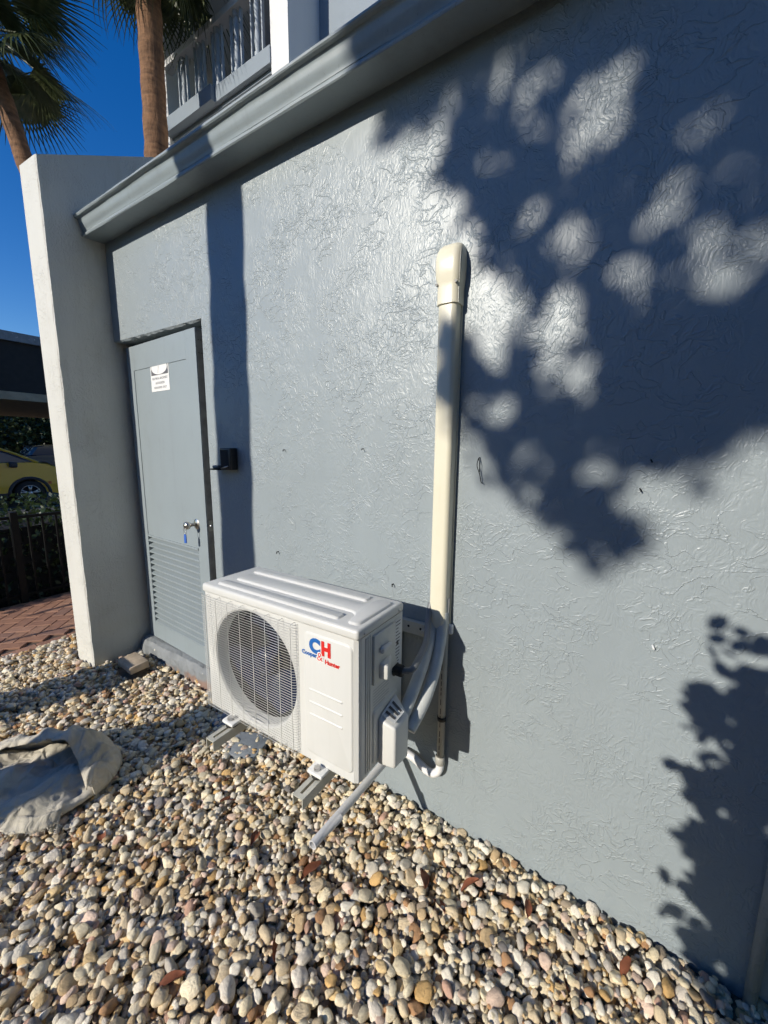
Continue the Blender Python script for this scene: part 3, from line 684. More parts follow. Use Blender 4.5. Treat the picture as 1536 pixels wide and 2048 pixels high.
MB().lathe([(.0184, -.02), (.0215, -.018), (.0215, .018), (.0184, .02)], (.872, -.026, -.040), 16, 2).build('collar', M['pvc_grey'], pv, True)
op = MB(); op.tube([(.6435, -.09, -.090), (.627, -.592, -.088)], .0165, 16, False); op.tube([(.627, -.592, -.088), (.6435, -.45, -.0885)], .0135, 16, False)
ring = [(r * math.cos(2 * PI * k / 16), r * math.sin(2 * PI * k / 16)) for r in (.0165, .0135) for k in range(16)]
op.add([(.627 + a, -.5925, -.088 + b) for a, b in ring], [(k, (k + 1) % 16, 16 + (k + 1) % 16, 16 + k) for k in range(16)])
op.build('outlet_pipe', M['pvc_white'], pv, True)

# conduit on the wall in the shade at the right, old fixings in the plaster
cd = MB().tube([(1.952, -.022, -.45), (1.950, -.022, .3), (1.945, -.022, 1.0), (1.938, -.022, 2.72)], .017, 12)
tag(cd.build('wall_conduit', M['wall'], smooth=True), 'thin painted conduit running down the wall in the shade at far right', 'conduit')
k = 0
for (x, z, s, ttl) in ((-.071, 1.318, .006, 'tiny dark anchor hole left of the middle of the wall'), (.432, 1.328, .005, 'tiny dark anchor hole in the wall left of the pipe cover'), (-.144, .759, .007, 'small bent nail in the wall above the left end of the air conditioner'),
                       (.601, .718, .007, 'small bent nail in the wall behind the lid of the air conditioner'), (1.525, 1.303, .006, 'dark nail stub at the edge of the leaf shadow'), (1.505, 1.212, .006, 'dark nail stub under the leaf shadow'), (1.588, .705, .008, 'pale broken wall plug in the wall right of the drain pipe')):
    b = MB().tube([(x, .004, z), (x, -.012, z + .001), (x + s * .6, -.018, z - s)], s * .42, 6)
    tag(b.build('wall_fixing', M['label'] if k == 6 else M['iron'], smooth=True), ttl, 'nail', 'old fixings in the wall'); k += 1
wb = MB().tube(bez([(.979, .004, 1.300), (.978, -.012, 1.296), (.975, -.018, 1.270), (.986, -.014, 1.235), (.992, -.012, 1.207), (1.000, -.013, 1.203)], 5), .0018, 6)
wb.tube(bez([(.979, -.010, 1.298), (.984, -.016, 1.275), (.984, -.014, 1.245)], 5), .0014, 5)
tag(wb.build('wire_tail', M['iron'], smooth=True), 'loose black wire tail sticking out of the wall right of the pipe cover', 'wire')

# ------------------------------------------------------------------ brick path, herringbone, border course
path = tag(MB().box(-3.75, -2.42, -2.2, 3.2, -.52, -.292).build('brick_path', M['joint']), kind='structure')
ORG[path.name] = Vector((0, 0, 0))
PL, PW = .212, .104
pm = []
for k in range(5):
    col = [(.33, .17, .105), (.30, .155, .10), (.37, .20, .13), (.27, .15, .105), (.35, .19, .12)][k]
    pm.append(mat('paver_clay_%s' % 'abcde'[k], col, .8, var=.16, vscale=18, bump=.5, bscale=70, bdist=.003))
def paver_mesh(l, w_, m):
    me = MB().box(-l / 2, l / 2, -w_ / 2, w_ / 2, 0, .05).mesh('paver'); bevel_mesh(me, .004, 1); me.materials.append(m); return me
pms = [paver_mesh(PL - .006, PW - .006, m) for m in pm]; random.seed(9)
cnt = 0
def place_paver(x, y, a, mesh=None):
    global cnt
    o = bpy.data.objects.new('paver', mesh or random.choice(pms)); C.objects.link(o); o.parent = path
    o.location = (x, y, -.3255 + random.uniform(-.002, .002)); o.rotation_euler = (random.uniform(-.006, .006), random.uniform(-.006, .006), a); cnt += 1
th = PI / 4
for i in range(-40, 40):
    for j in range(-14, 14):
        # herringbone lattice in rotated frame: an L of two bricks
        bx, by = i * PW, i * PW - j * 2 * PL * 1.0
        for (cx, cy, a) in ((bx + PL / 2, by + PW / 2, 0), (bx + PW * .5 , by + PW + PL / 2, PI / 2)):
            X = cx * math.cos(th) - cy * math.sin(th) - 3.0; Y = cx * math.sin(th) + cy * math.cos(th) - .1
            if -3.66 < X < -2.64 and -1.05 < Y < .75: place_paver(X, Y, a + th)
bpm = [paver_mesh(PL - .006, PW - .006, m) for m in pm[:3]]
for k in range(12):
    place_paver(-2.475, -1.20 + k * PL, PI / 2, random.choice(bpm))

# ------------------------------------------------------------------ gravel bed with its pebbles
GX0_, GX1_, GY0_, GY1_ = -2.42, 2.6, -2.1, .01
gb = MB(); nx, ny = 40, 20; v = []; f = []
for i in range(nx + 1):
    for j in range(ny + 1):
        x = GX0_ + (GX1_ - GX0_) * i / nx; y = GY0_ + (GY1_ + .15 - GY0_) * j / ny; v.append((x, y, gz(x) - .047))
for i in range(nx):
    for j in range(ny): a = i * (ny + 1) + j; f.append((a, a + ny + 1, a + ny + 2, a + 1))
gbo = gb.add(v, f).build('gravel_bed', M['soil']); tag(gbo, kind='structure'); ORG[gbo.name] = Vector((0, 0, 0))
def pebble_mesh(seed):
    rs = np.random.RandomState(seed); bm = bmesh.new(); bmesh.ops.create_icosphere(bm, subdivisions=3, radius=1.0)
    V = np.array([v.co[:] for v in bm.verts])
    p = rs.uniform(2.0, 3.0); V = V / (np.sum(np.abs(V) ** p, axis=1) ** (1 / p))[:, None]
    for k in range(rs.randint(3, 9)):            # soft flats worn into the stone
        nrm = rs.normal(size=3); nrm /= np.linalg.norm(nrm); h = rs.uniform(.60, .90); dd = V @ nrm - h
        V -= np.outer(np.where(dd > 0, dd * rs.uniform(.6, .9), 0), nrm)
    for k in range(9):
        nrm = rs.normal(size=3); ph = rs.uniform(0, 6.28); V *= (1 + .035 * np.sin(V @ nrm * rs.uniform(1, 2.6) + ph))[:, None]
    V /= np.abs(V).max(0); 
    for q, v_ in zip(V, bm.verts): v_.co = q
    me = bpy.data.meshes.new('pebble'); bm.to_mesh(me); bm.free()
    me.polygons.foreach_set('use_smooth', [True] * len(me.polygons)); me.materials.append(M['pebble']); return me
NPM = 20
pmesh = [pebble_mesh(100 + k) for k in range(NPM)]
# deposition of the stones on a height map
cell = .004; NXc = int((GX1_ - GX0_) / cell) + 1; NYc = int((GY1_ - GY0_) / cell) + 1
H = np.zeros((NXc, NYc), np.float32); rs = np.random.RandomState(42)
xs_ = GX0_ + (np.arange(NXc)) * cell; ys_ = GY0_ + (np.arange(NYc)) * cell
base = np.array([gz(x) for x in xs_], np.float32)[:, None] - .045; H[:] = base
obst = [(-2.05, -1.745, -.36, .2), (-1.64, -1.36, -.27, -.11)]
PB = []
def dep(n, smin, smax, mu, sig, embed, region=None, low=None, tilt=.28):
    for k in range(n):
        if region: x = rs.uniform(region[0], region[1]); y = rs.uniform(region[2], region[3])
        else: x = rs.uniform(GX0_, GX1_); y = rs.uniform(GY0_, GY1_ - .012)
        a = float(np.clip(rs.lognormal(mu, sig), smin, smax)); b = a * rs.uniform(.52, .95); c = a * rs.uniform(.36, .74)
        if y + b * .8 > 0: y = -b * .8
        if any(o[0] - a * .6 < x < o[1] + a * .6 and o[2] - a * .6 < y < o[3] for o in obst): continue
        r = math.sqrt(a * b); i0 = int((x - r - GX0_) / cell); i1 = int((x + r - GX0_) / cell) + 1; j0 = int((y - r - GY0_) / cell); j1 = int((y + r - GY0_) / cell) + 1
        i0 = max(i0, 0); j0 = max(j0, 0); i1 = min(i1, NXc); j1 = min(j1, NYc)
        if i1 - i0 < 2 or j1 - j0 < 2: continue
        sub = H[i0:i1, j0:j1]; dx = xs_[i0:i1] - x; dy = ys_[j0:j1] - y
        d2 = (dx[:, None] ** 2 + dy[None, :] ** 2) / (r * r); ins = d2 < 1
        if not ins.any(): continue
        hb = sub[ins]; g0 = gz(x)
        if low is not None and float(hb.mean()) > g0 - low: continue
        zc = float(np.percentile(hb, 58)) + c * embed
        if zc + c > g0 + .006 + .45 * c: continue
        # tilt with the local slope plus some chance
        wx = (np.where(ins, sub, 0).sum(1)); 
        top = zc + c * np.sqrt(np.clip(1 - d2, 0, 1)); sub[ins] = np.maximum(sub, top)[ins]
        PB.append((x, y, zc, a, b, c, rs.normal(0, tilt), rs.normal(0, tilt), rs.uniform(0, 6.28), rs.randint(NPM), rs.rand(), rs.rand()))
dep(10000, .008, .028, math.log(.0142), .36, .45)
dep(1000, .022, .040, math.log(.027), .22, .45)
dep(13000, .009, .032, math.log(.0150), .38, .50)
dep(17000, .008, .030, math.log(.0138), .42, .50, low=.006)
dep(14000, .006, .020, math.log(.0115), .34, .55, low=.012)
dep(9000, .005, .013, math.log(.0085), .30, .60, low=.020)
PBA = np.array(PB)
print('pebbles', len(PBA))
# which show largest in the photograph
rel_ = PBA[:, :3] - np.array(CAMP); dep_ = rel_ @ np.array(CF); ux = 768 + 785.6 * (rel_ @ np.array(CR)) / np.maximum(dep_, .05); uy = 1024 - 785.6 * (rel_ @ np.array(CU)) / np.maximum(dep_, .05)
sz = np.sqrt(PBA[:, 3] * PBA[:, 4]) / np.maximum(dep_, .05) * 785.6
ii = np.clip(((PBA[:, 0] - GX0_) / cell).astype(int), 0, NXc - 1); jj = np.clip(((PBA[:, 1] - GY0_) / cell).astype(int), 0, NYc - 1)
vis = (PBA[:, 2] + PBA[:, 5] > H[ii, jj] - .004) & (ux > 10) & (ux < 1526) & (uy > 1200) & (uy < 2040) & (dep_ > .1)
order = np.argsort(-np.where(vis, sz, 0)); big = set(order[:300].tolist())
srcs = [None] * NPM
for q in order[:300]:
    x, y, z, a, b, c, rx, ry, rz, mi, tn, shd = PBA[q]; mi = int(mi)
    o = bpy.data.objects.new('pebble', pmesh[mi]); C.objects.link(o); o.parent = gbo; o.location = (x, y, z); o.rotation_euler = (rx, ry, rz); o.scale = (a, b, c)
    o['tone'] = float(tn); o['shade'] = float(shd)
    if srcs[mi] is None: srcs[mi] = o
srcs = [s_ for s_ in srcs if s_ is not None]
rest = np.array([r for k, r in enumerate(PB) if k not in big])
me = bpy.data.meshes.new('pebbles'); me.from_pydata(rest[:, :3].tolist(), [], [])
for nm, ty, cols in (('rot', 'FLOAT_VECTOR', rest[:, 6:9]), ('scl', 'FLOAT_VECTOR', rest[:, 3:6])):
    at = me.attributes.new(nm, ty, 'POINT'); at.data.foreach_set('vector', np.ascontiguousarray(cols, dtype=np.float32).ravel())
for nm, col in (('tone', 10), ('shade', 11)):
    at = me.attributes.new(nm, 'FLOAT', 'POINT'); at.data.foreach_set('value', np.ascontiguousarray(rest[:, col], dtype=np.float32))
at = me.attributes.new('pick', 'INT', 'POINT'); at.data.foreach_set('value', (rest[:, 9] % len(srcs)).astype(np.int32))
peb = bpy.data.objects.new('pebbles', me); C.objects.link(peb); peb.parent = gbo; peb['kind'] = 'stuff'
me.materials.append(M['pebble'])
gn = bpy.data.node_groups.new('scatter_pebbles', 'GeometryNodeTree')
gn.interface.new_socket('Geometry', in_out='INPUT', socket_type='NodeSocketGeometry'); gn.interface.new_socket('Geometry', in_out='OUTPUT', socket_type='NodeSocketGeometry')
gi = gn.nodes.new('NodeGroupInput'); go = gn.nodes.new('NodeGroupOutput'); m2p = gn.nodes.new('GeometryNodeMeshToPoints'); iop = gn.nodes.new('GeometryNodeInstanceOnPoints')
jn = gn.nodes.new('GeometryNodeJoinGeometry')
def named(nm, ty):
    a = gn.nodes.new('GeometryNodeInputNamedAttribute'); a.data_type = ty; a.inputs['Name'].default_value = nm; return a.outputs['Attribute']
for s_ in reversed(srcs):
    oi = gn.nodes.new('GeometryNodeObjectInfo'); oi.transform_space = 'ORIGINAL'; oi.inputs['Object'].default_value = s_; oi.inputs['As Instance'].default_value = True
    gn.links.new(oi.outputs['Geometry'], jn.inputs[0])
gn.links.new(gi.outputs[0], m2p.inputs[0]); gn.links.new(m2p.outputs[0], iop.inputs['Points']); gn.links.new(jn.outputs[0], iop.inputs['Instance'])
iop.inputs['Pick Instance'].default_value = True; gn.links.new(named('pick', 'INT'), iop.inputs['Instance Index'])
e2r = gn.nodes.new('FunctionNodeEulerToRotation'); gn.links.new(named('rot', 'FLOAT_VECTOR'), e2r.inputs[0]); gn.links.new(e2r.outputs[0], iop.inputs['Rotation'])
gn.links.new(named('scl', 'FLOAT_VECTOR'), iop.inputs['Scale']); gn.links.new(iop.outputs[0], go.inputs[0])
md = peb.modifiers.new('scatter', 'NODES'); md.node_group = gn
def hmap(x, y):
    i = min(max(int((x - GX0_) / cell), 0), NXc - 1); j = min(max(int((y - GY0_) / cell), 0), NYc - 1); return float(H[i, j])

# ------------------------------------------------------------------ things lying on the gravel
lb = MB().box(-.118, .118, -.062, .062, 0, .052).mesh('loose_brick'); bevel_mesh(lb, .006, 2); shade(lb, 40)
o = link('loose_brick', lb, M['brick']); o.location = (-1.50, -.190, gz(-1.5) + .004); o.rotation_euler = (.08, -.05, math.radians(-6))
tag(o, 'loose tan clay brick lying on the gravel at the foot of the wing wall', 'brick')
cs = MB().prism([(-.10, -.075), (.09, -.085), (.11, .07), (.02, .095), (-.09, .08)], 2, 0, .045).mesh('stepping_slab'); bevel_mesh(cs, .005, 2); shade(cs, 40)
o = link('stepping_slab', cs, M['slab']); o.location = (-.215, -.225, gz(-.2) - .044); o.rotation_euler = (.05, .03, .35); tag(o, 'broken grey slab half buried in gravel under the unit, in the sun', 'slab')
o2 = o.copy(); o2.data = o.data.copy(); C.objects.link(o2); o2.location = (-.45, -.13, gz(-.4) - .044); o2.rotation_euler = (.02, -.05, 1.6)
tag(o2, 'broken grey slab in the shade left of the unit, against the wall', 'slab')
random.seed(31); np.random.seed(31)
spots = [(.93, -.30, 1.0), (1.02, -.34, .8), (1.10, -.22, .9), (.55, -.52, 1.1), (.25, -.55, .8), (.60, -.75, .9), (1.45, -.30, .9), (-.10, -.42, .7), (.0, -.50, .8), (1.30, -.17, .7), (.78, -.55, .7), (1.62, -.16, .8), (-.3, -.9, .8), (.4, -1.0, .9)]
where = ['curled red-brown leaf on the gravel below the drain outlet', 'crumpled red leaf among pale pebbles right of the outlet pipe', 'dry leaf on the gravel close to the wall right of the drain bend', 'brown curled leaf under the end of the outlet pipe', 'small dry leaf on the gravel in front of the fan guard', 'brown leaf lying in the middle of the foreground gravel', 'dry leaf in the gravel at the lower right near the wall', 'small brown leaf left of the right bracket arm', 'brown leaf on gravel before the left bracket arm', 'small leaf against the wall at right', 'rusty leaf under the right side of the unit', 'dry leaf at the shaded right end of the gravel', 'brown leaf beside the drop cloth', 'dry leaf in the near left gravel']
for (x, y, s), ttl in zip(spots, where):
    L = .045 * s; v = []; f = []
    for i in range(7):
        t = i / 6; wdt = L * .42 * math.sin(PI * min(1, t * .95 + .05)) ** .8 + .0008
        for j in (-1, -.4, .4, 1):
            v.append(((t - .5) * L * 2, j * wdt, .010 * abs(j) ** 1.5 * s + .012 * s * math.sin(t * 3) + random.uniform(-.002, .002)))
    for i in range(6):
        for j in range(3): a = i * 4 + j; f.append((a, a + 1, a + 5, a + 4))
    o = MB().add(v, f).build('dry_leaf', M['leafdry'], None, True, fix=False); o.location = (x, y, hmap(x, y) + .002); o.rotation_euler = (random.uniform(-.5, .5), random.uniform(-.4, .4), random.uniform(0, 6.28))
    tag(o, ttl, 'leaf', 'dry leaves on the gravel')

# drop cloth: folded canvas, the right end turned back over itself
def cloth_mat():
    m = mat('canvas_cloth', (.40, .375, .32), .92, .2); h = N(m); tc = h.n('ShaderNodeNewGeometry'); P = tc.outputs['Position']
    r = h.n('ShaderNodeValToRGB'); e = r.color_ramp.elements; e[0].position = .35; e[1].position = .68; e[0].color = (.40, .37, .30, 1); e[1].color = (.60, .55, .45, 1)
    h.l(h.noise(P, 7, 5, .6, .4), r.inputs[0]); h.l(r.outputs[0], h.b.inputs['Base Color'])
    bp = h.n('ShaderNodeBump'); bp.inputs['Strength'].default_value = .8; bp.inputs['Distance'].default_value = .010
    vo = h.n('ShaderNodeTexVoronoi', feature='DISTANCE_TO_EDGE'); vo.inputs['Scale'].default_value = 11; vw = h.n('ShaderNodeTexNoise'); vw.inputs['Scale'].default_value = 6; h.l(P, vw.inputs['Vector'])
    vv = h.n('ShaderNodeVectorMath', operation='MULTIPLY_ADD'); h.l(vw.outputs['Color'], vv.inputs[0]); vv.inputs[1].default_value = (.22, .22, .22); h.l(P, vv.inputs[2]); h.l(vv.outputs[0], vo.inputs['Vector'])
    hh = h.math('ADD', h.noise(P, 14, 4, .6, 1.2), h.math('MULTIPLY', h.noise(P, 420, 2), .16)); hh = h.math('ADD', hh, h.math('MULTIPLY', h.sstep(vo.outputs['Distance'], 0, .30), -.9)); h.l(hh, bp.inputs['Height']); h.l(bp.outputs[0], h.b.inputs['Normal'])
    h.b.inputs['Sheen Weight'].default_value = .2
    return m
M['cloth'] = cloth_mat()
cl = thing('drop_cloth', (-.95, -.90, gz(-.95)), 'crumpled beige canvas drop cloth folded on the gravel', 'cloth')
# frame of the cloth: u runs from its right end towards the left edge of the picture, v towards the camera
A = Vector((-.72, -.60, 0)); U = Vector((-.69, -.724, 0)).normalized(); V_ = Vector((.724, -.69, 0)).normalized()
def cz(x, y): return gz(x) + .010
def uv(u, v): return A + U * u + V_ * v
def sheet(name, fu, nu, nv, thick=.004):
    v = []; f = []
    for i in range(nu + 1):
        for j in range(nv + 1): v.append(fu(i / nu, j / nv))
    for i in range(nu):
        for j in range(nv): a = i * (nv + 1) + j; f.append((a, a + nv + 1, a + nv + 2, a + 1))
    o = MB().add(v, f).build(name, M['cloth'], cl, True)
    md = o.modifiers.new('thickness', 'SOLIDIFY'); md.thickness = thick; md.offset = 0
    return o
from mathutils import noise as mn
def wr(p, s, a): return a * mn.noise(Vector((p[0] * s, p[1] * s, 3.3)))
def crom(P, t):
    n = len(P) - 1; i = min(int(t * n), n - 1); f = t * n - i; p0 = P[max(i - 1, 0)]; p1 = P[i]; p2 = P[i + 1]; p3 = P[min(i + 2, n)]
    return [.5 * (2 * b + (c - a) * f + (2 * a - 5 * b + 4 * c - d) * f * f + (3 * b - a - 3 * c + d) * f ** 3) for a, b, c, d in zip(p0, p1, p2, p3)]
NEAR = [(.02, .30), (.10, .38), (.17, .43), (.28, .42), (.40, .38), (.62, .36), (.95, .34)]
FAR = [(.00, .10), (.08, .01), (.20, -.03), (.35, -.04), (.50, -.04), (.70, -.05), (1.0, -.05)]
def lower(i, j):
    a = crom(FAR, i); b = crom(NEAR, i); u = a[0] + (b[0] - a[0]) * j; v = a[1] + (b[1] - a[1]) * j; q = uv(u, v)
    e = min(1, min(j, 1 - j, i * 2 + .02) * 9) ** .5
    z = .010 + .040 * e + .018 * math.sin(u * 21 - v * 17 + 1.2) * e + .012 * math.sin(v * 34 + u * 6) * e + wr(q, 8, .026) * e + wr(q, 19, .012) * e + wr(q, 45, .004)
    return (q.x, q.y, cz(q.x, q.y) + max(z, .004))
sheet('lower_fold', lower, 70, 44)
OUT = [(.03, .315), (-.015, .20), (.00, .08), (.08, .005), (.22, -.04), (.42, -.06), (.66, -.06), (.95, -.07)]
RIM = [(.055, .325, .055), (.100, .265, .090), (.140, .205, .150), (.205, .165, .215), (.30, .120, .190), (.46, .080, .140), (.68, .045, .105), (.95, .02, .07)]
def upper(i, j):
    o_ = crom(OUT, i); r_ = crom(RIM, i); q = uv(o_[0] + (r_[0] - o_[0]) * j, o_[1] + (r_[1] - o_[1]) * j)
    z = r_[2] * math.sin(min(1.0, j * 1.02) * PI / 2) ** .62 + .022 * math.sin(PI * j) + (wr(q, 9, .026) + wr(q, 20, .014) + wr(q, 48, .004)) * min(1, j * 4) + .010 * math.sin(i * 48 + 6 * j + 3 * mn.noise(Vector((i * 6, j * 3, 0)))) * math.sin(PI * j) ** .7 + .012 * abs(mn.noise(Vector((q.x * 16, q.y * 16, 9.0)))) * min(1, j * 4)
    if j > .9: z -= (j - .9) * .12
    return (q.x, q.y, cz(q.x, q.y) + max(z, .004))
sheet('upper_fold', upper, 84, 26)
def hem(i, j):
    b = crom(NEAR, .22 + .40 * i); q = uv(b[0] + .004 * math.sin(i * 40), b[1] - .02 + .050 * j)
    z = .034 * (1 - j) + .006 + wr(q, 40, .010)
    return (q.x, q.y, cz(q.x, q.y) + max(z, .004))
sheet('frayed_hem', hem, 30, 6, .002)
fy = MB(); random.seed(12)
for k in range(60):
    b_ = crom(NEAR, .22 + .40 * random.random()); q = uv(b_[0], b_[1] + .028 + random.uniform(0, .01)); q.z = cz(q.x, q.y) + random.uniform(.006, .02)
    q2 = q + V_ * random.uniform(.01, .035) + U * random.uniform(-.02, .02) + Vector((0, 0, random.uniform(-.008, .012))); fy.bar(q, q2, .0008, 3)
fy.build('loose_threads', M['cloth'], cl)

# ------------------------------------------------------------------ upper storey with balcony, behind the annex
YB_ = 2.6
ub = thing('balcony_building', (-3.5, YB_ + 1.5, 2.8), 'white upper storey with shaded balcony and turned balusters above the cornice', 'building')
bx = lambda nm, b, m: MB().box(*b).build(nm, m, ub)
bx('end_pier', (-5.27, -5.06, YB_ - .02, 6, -.4, 11), M['upper_stucco'])
bx('middle_pier', (-2.80, -2.50, YB_ - .02, 3.15, 2.7, 11), M['upper_stucco'])
bx('facade_wall', (-2.499, 8, 3.15, 3.35, 2.7, 11), M['upper_blue'])
bx('balcony_back_wall', (-5.059, -2.801, 5.4, 5.6, 2.7, 11), M['upper_stucco'])
bx('balcony_slab', (-5.059, -2.801, YB_ + .03, 5.4, 6.02, 6.20), M['upper_blue'])
bx('slab_edge', (-5.059, -3.90, YB_ - .10, YB_ + .029, 6.06, 6.25), M['upper_blue'])
bx('slab_edge', (-3.898, -2.801, YB_ - .04, YB_ + .029, 6.06, 6.25), M['upper_blue'])
bx('ceiling_slab', (-5.059, -2.801, YB_ + .0, 5.4, 7.50, 7.75), M['upper_stucco'])
bx('hand_rail', (-5.059, -2.801, YB_ - .06, YB_ + .08, 6.94, 7.02), M['upper_stucco'])
bx('shade_wall', (-5.059, -2.801, 3.1, 3.3, 2.7, 6.019), M['upper_stucco'])
bal = MB().lathe([(.045, 0), (.045, .05), (.03, .06), (.036, .10), (.044, .18), (.036, .27), (.026, .33), (.036, .35), (.036, .37), (.026, .39), (.034, .46), (.040, .55), (.028, .62), (.045, .635), (.045, .69)], (0, 0, 0), 12).mesh('baluster')
M['baluster'] = mat('baluster_paint', (.33, .37, .41), .6, var=.06); shade(bal, 40); bal.materials.append(M['baluster'])
for k in range(5):
    x = -4.66 + k * .40
    o = bpy.data.objects.new('baluster', bal); C.objects.link(o); o.parent = ub; o.location = Vector((x, YB_ + .01, 6.25)) - ub.location
    for dx in (-.10, .10):
        MB().box(x + dx - .010, x + dx + .010, YB_ - .01, YB_ + .03, 6.2505, 6.9395).build('bar', M['baluster'], ub)

# ------------------------------------------------------------------ palms
def frond_mesh(seed, nseg=40, R=.62, droop=.5):
    rs = random.Random(seed); v = []; f = []
    pet = .55
    # petiole
    p = MB(); p.tube([(0, 0, 0), (pet * .5, 0, .04), (pet, 0, .0)], [.016, .012, .009], 5); v += p.v; f += p.f
    for k in range(nseg):
        a = (k / (nseg - 1) - .5) * math.radians(250); L = R * (1 - .28 * abs(a) / 2.2) * rs.uniform(.9, 1.06)
        d = Vector((math.cos(a), math.sin(a), 0)); wv = Vector((-math.sin(a), math.cos(a), 0)); fold = .10 * (1 if k % 2 else -1)
        lift = -.25 * abs(math.sin(a)); base_ = Vector((pet, 0, 0)); n0 = len(v); ns_ = 6; dr = droop * rs.uniform(.7, 1.4)
        for i in range(ns_):
            t = i / (ns_ - 1); q = base_ + d * L * (t - .10 * dr * t ** 3) + Vector((0, 0, L * (lift * t - dr * .75 * t ** 3))); ww_ = (.012 if i else .003) * (1 - t ** 1.8) + .0010
            if t < .45: ww_ = .003 + (.0145) * t / .45
            v += [tuple(q - wv * ww_ + Vector((0, 0, fold * ww_))), tuple(q + wv * ww_ - Vector((0, 0, fold * ww_)))]
        for i in range(ns_ - 1): f.append((n0 + i * 2, n0 + i * 2 + 1, n0 + i * 2 + 3, n0 + i * 2 + 2))
    me = bpy.data.meshes.new('frond'); me.from_pydata(v, [], f); me.materials.append(M['palmleaf']); return me
FM = [frond_mesh(k, droop=.18 + .2 * k) for k in range(4)]
def palm(name_label, base, top, bend, r0, r1, nf, fs, seed, els=(-60, 70), kinds=4):
    rs = random.Random(seed); base = Vector(base); top = Vector(top)
    t = thing('palm_tree', base, name_label, 'tree', 'fan palms')
    pts = []; rad = []; n = 60
    for i in range(n + 1):
        s = i / n; q = base.lerp(top, s) + Vector(bend) * math.sin(PI * s); pts.append(q)
        rr = r0 + (r1 - r0) * s + .006 * math.sin(i * 2.1) + rs.uniform(-.004, .004)
        if s > .90: rr *= 1 + 1.6 * (s - .90)
        rad.append(rr)
    me = MB().tube(pts, rad, 18).mesh('trunk'); shade(me, 60); link('trunk', me, M['bark'], t)
    for k in range(nf):
        o = bpy.data.objects.new('frond', FM[rs.randrange(kinds)]); C.objects.link(o); o.parent = t
        az = k * 2.39996 + rs.uniform(-.2, .2); elv = math.radians(els[0] + (els[1] - els[0]) * ((k + .5) / nf) + rs.uniform(-8, 8))
        o.location = top - base + Vector((0, 0, rs.uniform(-.25, .1))); o.rotation_euler = Euler((rs.uniform(-.5, .5), -elv, az), 'XYZ'); s_ = fs * rs.uniform(.85, 1.1); o.scale = (s_, s_, s_)
    return t
palm('tall fan palm with reddish straight trunk rising behind the wing wall', (-3.98, 1.62, -.4), (-4.25, 1.93, 7.78), (.0, 0, 0), .150, .142, 28, 1.25, 5, (-55, 70))
palm('leaning fan palm with curved trunk at the left edge, dark fronds against the sky', (-4.25, 1.60, -.5), (-6.78, .93, 7.15), (-.05, 0, 0), .130, .105, 34, 1.42, 8, (-46, 70), 2)
palm('fan palm standing left of the camera whose trunk shadow crosses the wall', (-1.30, -2.85, -.4), (-1.06, -2.75, 8.6), (-.07, 0, 0), .155, .135, 26, 1.0, 13)

# ------------------------------------------------------------------ shade tree and shrub behind the camera
POLY = [(0.53, 2.6), (0.52, 2.54), (0.6, 2.54), (0.68, 2.53), (0.77, 2.52), (0.78, 2.35), (0.86, 2.17), (0.95, 2.1), (1.02, 1.97), (1.12, 1.9), (1.16, 1.77), (1.19, 1.87), (1.29, 1.82), (1.3, 1.67), (1.35, 1.6), (1.36, 1.49), (1.3, 1.43), (1.22, 1.52), (1.14, 1.66), (1.09, 1.7), (1.05, 1.67), (1.04, 1.56), (0.91, 1.72), (0.91, 1.46), (0.98, 1.33), (1.04, 1.22), (1.14, 1.19), (1.24, 1.14), (1.32, 1.02), (1.4, 0.94), (1.46, 0.99), (1.53, 1.05), (1.46, 1.11), (1.44, 1.2), (1.35, 1.22), (1.28, 1.26), (1.34, 1.32), (1.44, 1.3), (1.56, 1.29), (1.65, 1.27), (1.69, 1.35), (1.78, 1.42), (3.4, 1.5), (3.6, 5.2), (1.4, 5.4), (.7, 4.2), (.35, 3.4), (.42, 2.9)]
HOLES = [(0.975, 2.269, 0.035, 0.043), (1.135, 2.092, 0.035, 0.043), (1.211, 2.194, 0.037, 0.064), (0.982, 2.584, 0.075, 0.051), (1.117, 2.465, 0.083, 0.07), (1.286, 2.305, 0.067, 0.101), (1.331, 2.391, 0.045, 0.065), (1.258, 1.965, 0.072, 0.066), (1.407, 1.839, 0.052, 0.05), (1.578, 2.214, 0.048, 0.054), (1.637, 2.058, 0.046, 0.049), (1.485, 1.997, 0.048, 0.067), (1.659, 1.87, 0.091, 0.101), (1.173, 1.286, 0.054, 0.071), (1.065, 1.456, 0.05, 0.05), (0.814, 2.588, 0.034, 0.062)]
def inpoly(x, z, P):
    c = False; n = len(P); j = n - 1
    for i in range(n):
        if (P[i][1] > z) != (P[j][1] > z) and x < (P[j][0] - P[i][0]) * (z - P[i][1]) / (P[j][1] - P[i][1]) + P[i][0]: c = not c
        j = i
    return c
def leaf_at(mb, p, L, rs, flat=None):
    d = Vector((rs.gauss(0, 1), rs.gauss(0, 1), rs.gauss(0, .7))).normalized()
    nrm = (-SUND * rs.uniform(.3, 1.2) + Vector((rs.gauss(0, .6), rs.gauss(0, .6), rs.gauss(0, .6)))).normalized()
    d = (d - nrm * d.dot(nrm)).normalized(); s = nrm.cross(d); w_ = L * .36
    mb.add([p - d * L * .5, p - d * L * .15 + s * w_, p + d * L * .25 + s * w_ * .8, p + d * L * .5, p + d * L * .25 - s * w_ * .8, p - d * L * .15 - s * w_], [(0, 1, 2, 3, 4, 5)])
rs = random.Random(77)
st = thing('shade_tree', (.2, -9.6, -.45), 'broad-leaved tree behind the camera casting dappled shade on the wall', 'tree')
cr_ = MB(); placed = 0; clumps = []
